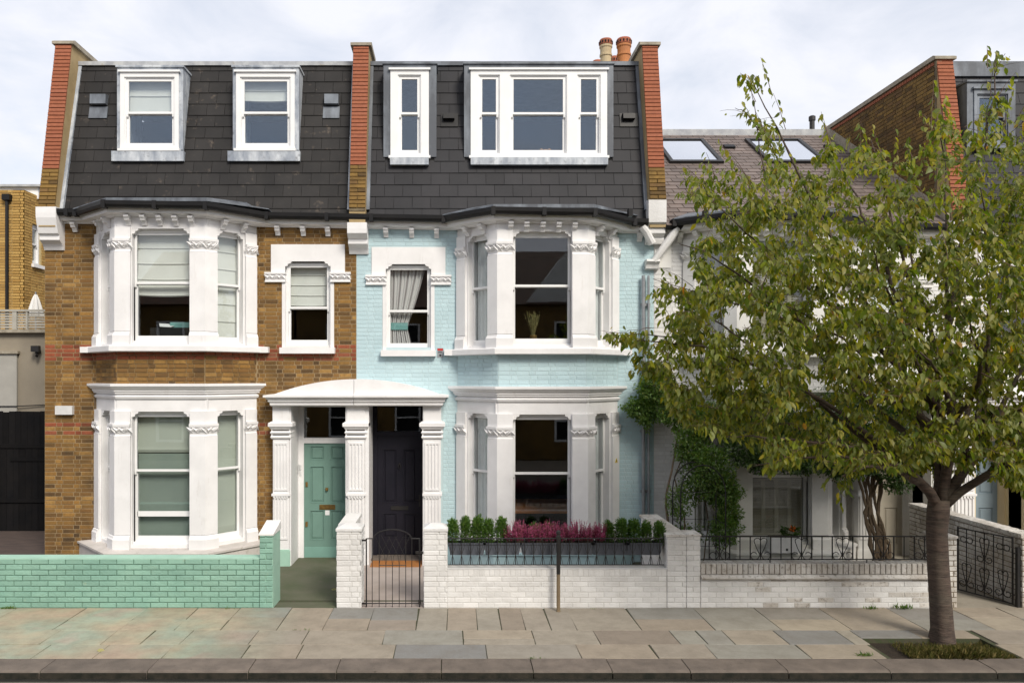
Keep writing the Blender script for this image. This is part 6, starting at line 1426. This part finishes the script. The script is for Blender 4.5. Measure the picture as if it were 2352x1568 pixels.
    for s, p, r_ in tips:
        d = p - s; L_ = min(.5, max(.16, d.length)); tuft(p, d, int(rng.integers(11, 18)), L_)
        for k in range(2):     # little side shoots
            a_ = rng.random() * 6.28; o = Vector((math.cos(a_), math.sin(a_), .5 * rng.random() - .05)) * rng.uniform(.10, .24); b0 = p - d.normalized() * rng.uniform(0, L_ * .7) if d.length > .01 else p
            twig.tube([b0, b0 + o * .55 + Vector((0, 0, .01)), b0 + o], [.003, .0025, .0015], 3, cap=False); tuft(b0 + o, o, 5, .12)
    # the lone shoots that stand clear of the crown
    for path in ([(1760, 420), (1745, 340), (1738, 260), (1722, 180)], [(1745, 300), (1715, 262), (1688, 248)], [(2215, 470), (2245, 380), (2268, 260), (2290, 120)], [(1900, 420), (1912, 350), (1905, 310)], [(1600, 480), (1640, 400), (1605, 375)], [(1560, 780), (1480, 765), (1400, 762)], [(1640, 700), (1560, 672), (1500, 655)], [(2300, 1010), (2345, 1080), (2352, 1130)], [(2170, 380), (2168, 300), (2165, 240)], [(1700, 700), (1600, 670), (1500, 640)]):
        y = TY + rng.uniform(-.3, .3); pts = [VP(a_, b_, y) for a_, b_ in path]; q = []
        for i in range(len(pts) - 1):
            for t in (0, .25, .5, .75): q.append(pts[i].lerp(pts[i + 1], t) + Vector(rng.normal(0, .008, 3)))
        q.append(pts[-1]); wood.tube(q, [.010 + (.003 - .010) * i / (len(q) - 1) for i in range(len(q))], 5)
        for i in range(2, len(q), 2):
            if rng.random() < .9:
                n_ = len(LP); tuft(q[i], q[i] - q[i - 1], 5 if i < len(q) - 2 else 8, .10)
    # free shoots that break the outline
    for k in range(75):
        i0 = rng.integers(len(env)); f_ = rng.random(); a0, a1 = E[i0], E[(i0 + 1) % len(env)]; vx, vy = a0 + (a1 - a0) * f_
        if vx > 2400: continue
        y = TY + rng.uniform(-.9, .9); b0 = VP(vx + (2090 - vx) * .10, vy + (690 - vy) * .10, y); out = Vector((vx - 2090, 0, 690 - vy)).normalized(); L_ = rng.uniform(.16, .42)
        up_ = .55 if vy < 700 else -.12; tp = b0 + out * L_ + Vector((rng.normal(0, .06), rng.normal(0, .1), L_ * up_)); md = b0.lerp(tp, .5) + Vector((0, 0, .03))
        twig.tube([b0, md, tp], [.005, .0035, .002], 4, cap=False)
        for t in np.arange(.2, 1.01, .13):
            q = b0.lerp(tp, t) + Vector(rng.normal(0, .012, 3)); a_ = rng.random() * 6.28; LP.append(tuple(q)); LD.append((math.cos(a_) * .7 + out.x * .3, math.sin(a_) * .5, -.8 - .4 * rng.random())); LS.append(.07 + .05 * rng.random())
    wood.build('limb', 'bark', c, smooth=True); twig.build('twigs', 'twig', c, fix=False, kind='stuff')
    LP = np.array(LP); LD = np.array(LD); LS = np.array(LS); print('cherry leaves', len(LP))
    pr = LS / (LP[:, 1] + 14); vxs = 1038.8 + LP[:, 0] * 1756.2 / (LP[:, 1] + 14); pr[(vxs > 2352)] = 0; near = np.argsort(-pr + (LP[:, 1] + 6.2) * .0015)
    big = near[:300]; rest = near[300:]
    link('leaves', leaves_mesh('leaves', LP[rest], LD[rest], LS[rest], 'leaf', .58, False, rng), c, kind='stuff')
    protos = [leaves_mesh('leaf', [(0, 0, 0)], [(1, 0, 0)], [1.], 'leaf', w_, False, np.random.default_rng(i)) for i, w_ in enumerate((.52, .58, .64))]
    for me in protos: me.attributes['rnd'].data[0].value = 0
    for i in big:
        d = Vector(LD[i]).normalized(); upv = Vector((0, 0, 1)) + Vector(rng.normal(0, .5, 3)); s = upv.cross(d).normalized(); u = d.cross(s)
        m_ = Matrix.Identity(4)
        for r3 in range(3): m_[r3][0] = d[r3] * LS[i]; m_[r3][1] = s[r3] * LS[i]; m_[r3][2] = u[r3] * LS[i]; m_[r3][3] = LP[i][r3]
        link('leaf', protos[i % 3], c, mw=m_)
tree()
# ================================================================ verge in the tree pit, weeds
rng = np.random.default_rng(8); n = 5200; P = []; D = []; S = []
while len(P) < n:
    x, y = rng.uniform(5.5, 6.7), rng.uniform(-4.97, -4.35)
    dens = .12 + .88 * math.exp(-((x - 6.15) / .5) ** 2 - ((y + 4.85) / .22) ** 2)
    if rng.random() > dens or math.hypot(x - 6.22, y + 4.3) < .14: continue
    P.append((x, y, -.07)); D.append((rng.normal(0, .45), rng.normal(0, .45) - .1, 1)); S.append(.06 + .15 * rng.random() * dens)
me = leaves_mesh('grass', P, D, S, 'grass', .07, True, rng); link('grass', me, None, kind='stuff', label='dry tufted grass round the foot of the cherry tree', category='grass')
P = []; D = []; S = []
for cx_, cy_, n_, s_ in ((6.0, -3.07, 30, .07), (6.45, -3.07, 40, .09), (-6.35, -3.06, 60, .05), (-3.2, -3.06, 12, .04), (1.0, -4.985, 18, .04), (-2.0, -3.98, 14, .03), (4.9, -4.9, 40, .06), (2.05, -3.07, 8, .03)):
    for k in range(n_): P.append((cx_ + rng.normal(0, .06), cy_ + rng.normal(0, .012), -.002)); D.append((rng.normal(0, .6), rng.normal(0, .4) - .2, 1)); S.append(s_ * (.5 + rng.random() * .7))
link('weeds', leaves_mesh('weeds', P, D, S, 'roseleaf', .25, True, rng), None, kind='stuff', label='small green weeds in the pavement joints', category='weeds')
# a few fallen leaves
for i, (x, y, lb) in enumerate([(-1.9, -2.0, 'small fallen leaf on the mossy green path'), (-4.3, -4.75, 'brown fallen leaf on the pavement before the mint wall')]):
    me = leaves_mesh('fallen_leaf', [(0, 0, 0)], [(1, .2, 0)], [.09], 'straw', .6, False); o = link('fallen_leaf', me, None, label=lb, category='leaf'); o.location = (x, y, .012 if y < -3 else -.02)
